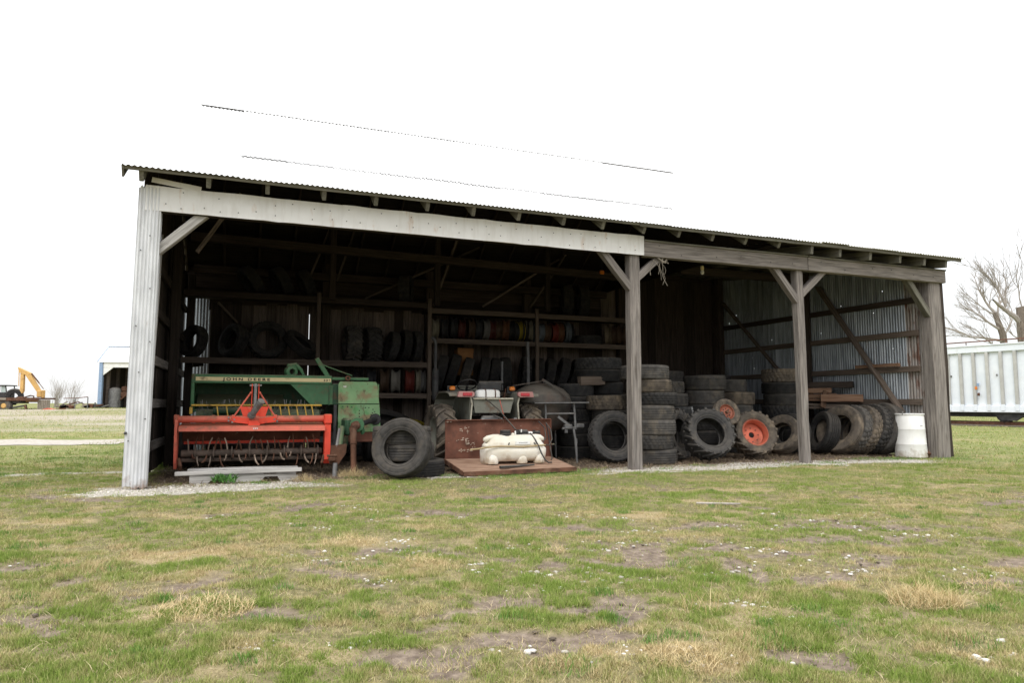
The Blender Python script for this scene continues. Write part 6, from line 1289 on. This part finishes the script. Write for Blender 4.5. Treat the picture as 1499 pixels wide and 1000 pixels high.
# stones
ico_v = []; t_ = (1 + 5 ** .5) / 2
for a_, b_ in ((-1, t_), (1, t_), (-1, -t_), (1, -t_)): ico_v += [(a_, b_, 0), (0, a_, b_), (b_, 0, a_)]
ico_v = np.array(ico_v) / np.linalg.norm(ico_v[0])
def hull(vs):
    f = []
    for i in range(12):
        for j in range(i + 1, 12):
            for k in range(j + 1, 12):
                d_ = [np.linalg.norm(vs[a] - vs[b]) for a, b in ((i, j), (j, k), (i, k))]
                if max(d_) < 1.2:
                    nrm = np.cross(vs[j] - vs[i], vs[k] - vs[i]); f.append((i, j, k) if nrm.dot(vs[i]) > 0 else (i, k, j))
    return np.array(f)
ico_f = hull(ico_v)
def stones(name, x, y, size, colA, colB):
    n = len(x); sc_ = size[:, None] * rng.uniform(.55, 1.25, (n, 3)) * np.array([[1, 1, .55]])
    v = ico_v[None] * rng.uniform(.75, 1.2, (n, 12, 1)) * sc_[:, None, :]
    a_ = rng.uniform(0, 6.28, n); c, s = np.cos(a_)[:, None], np.sin(a_)[:, None]
    vx = v[..., 0] * c - v[..., 1] * s + x[:, None]; vy = v[..., 0] * s + v[..., 1] * c + y[:, None]; vz = v[..., 2] + (gz(x, y) - size * .05)[:, None]
    f = (np.arange(n)[:, None, None] * 12 + ico_f[None]).reshape(-1, 3)
    me = np_mesh(name, np.stack([vx, vy, vz], -1).reshape(-1, 3), f, {'tint': np.repeat(lerp(C_(*colA), C_(*colB), rng.random(n)), 12, 0)})
    me.materials.append(M_stone); return link(name, me, kind='stuff')
n = 60000; s_ = rng.uniform(-.9, 14.6, n); d_ = rng.uniform(-1.0, 1.0, n)
x = SO.x + SU.x * s_ + SN.x * d_; y = SO.y + SU.y * s_ + SN.y * d_
b_, dr_, g_, l_, i_ = masks(x, y); k = rng.random(n) < (.55 * g_ ** 1.5 + .010)
x, y = x[k], y[k]; stones('limestone_gravel', x, y, np.minimum(rng.gamma(3.0, .0028, len(x)) + .003, .022), (.34, .305, .255), (.66, .62, .56))
cl = []
for u_ in range(44):
    y_ = rnd.uniform(3.0, 7.6); x_ = rnd.uniform(-.3, .80) * y_ if rnd.random() < .82 else rnd.uniform(-.75, -.1) * y_
    cl.append((x_, y_, rnd.uniform(.05, .17), rnd.randrange(6, 26)))
cl += [(-.72, 5.15, .2, 22), (-.95, 5.0, .12, 8), (-1.55, 5.1, .12, 12), (1.45, 3.55, .12, 14), (2.2, 6.3, .2, 26), (3.0, 6.4, .3, 20), (.55, 4.45, .15, 16), (.2, 4.2, .1, 8), (.05, 5.4, .2, 14), (1.2, 5.5, .3, 26), (3.4, 6.9, .25, 18), (1.0, 3.05, .1, 8), (2.75, 4.6, .12, 10), (-3.3, 4.6, .2, 8)]
xs_ = np.concatenate([cx + rng.normal(0, rr, kk) for cx, cy, rr, kk in cl]); ys_ = np.concatenate([cy + rng.normal(0, rr * .6, kk) for cx, cy, rr, kk in cl])
stones('yard_stones', xs_, ys_, np.minimum(rng.gamma(2.4, .0036, len(xs_)) + .003, .021), (.32, .29, .25), (.68, .65, .60))
n = 900; y = rng.uniform(2.9, 8.5, n); x = (rng.random(n) * 2 - 1) * .78 * y; b_, *_ = masks(x, y); k = rng.random(n) < .1 + b_
stones('soil_clods', x[k], y[k], np.minimum(rng.gamma(2.0, .004, k.sum()) + .003, .02), (.10, .08, .06), (.20, .165, .13))
# litter on the shed floor and dead stems over the yard
n = 16000; s_ = rng.uniform(0, 14.5, n); d_ = rng.uniform(.0, 3.2, n) ; x = SO.x + SU.x * s_ + SN.x * d_; y = SO.y + SU.y * s_ + SN.y * d_
blades_mesh('floor_litter', x, y, np.full(n, .004), .05 + .10 * rng.random(n), .004 + .006 * rng.random(n), np.clip(rng.normal(.93, .05, n), .6, .995), lerp(C_(.10, .07, .05), C_(.38, .29, .19), rng.random(n)), M_drystem)
n = 12000; y = 2.6 * (9.5 / 2.6) ** rng.random(n); x = (rng.random(n) * 2 - 1) * .85 * y; s_, d_ = shed_sd(x, y); k = d_ < -.2
x, y = x[k], y[k]; n = len(x)
blades_mesh('dead_stems', x, y, gz(x, y) + .004, .03 + .05 * rng.random(n), .0015 + .0015 * rng.random(n), np.clip(rng.normal(.95, .05, n), .5, .998), lerp(C_(.22, .16, .085), C_(.60, .50, .31), rng.random(n)), M_drystem)
# leafy weeds by the pallet
def weed(label, s, d, rr, k):
    p = sh(s, d); o = thing('green_weed', label, 'weed', p, 0); n_ = k; a_ = rng.uniform(0, 6.28, n_); r_ = rr * np.sqrt(rng.random(n_))
    m_ = blades_mesh('leaves', r_ * np.cos(a_), r_ * np.sin(a_) * .5, .02 + .06 * rng.random(n_), .05 + .07 * rng.random(n_), .014 + .012 * rng.random(n_), np.clip(rng.normal(.7, .2, n_), .2, .97), lerp(C_(.05, .15, .03), C_(.12, .26, .06), rng.random(n_)), M_grass, kind='stuff'); m_.parent = o
weed('leafy green weed growing against the silver-grey pallet', 1.05, .28, .16, 130)
tk = MB(); tk.tube([(2.0, 7.55, .03), (2.3, 7.50, .03), (2.45, 7.47, .035)], [.012, .014, .008], 6)
tag(tk.build('fallen_stick', M_twig), 'single thin stick lying on the grass at right', 'stick')
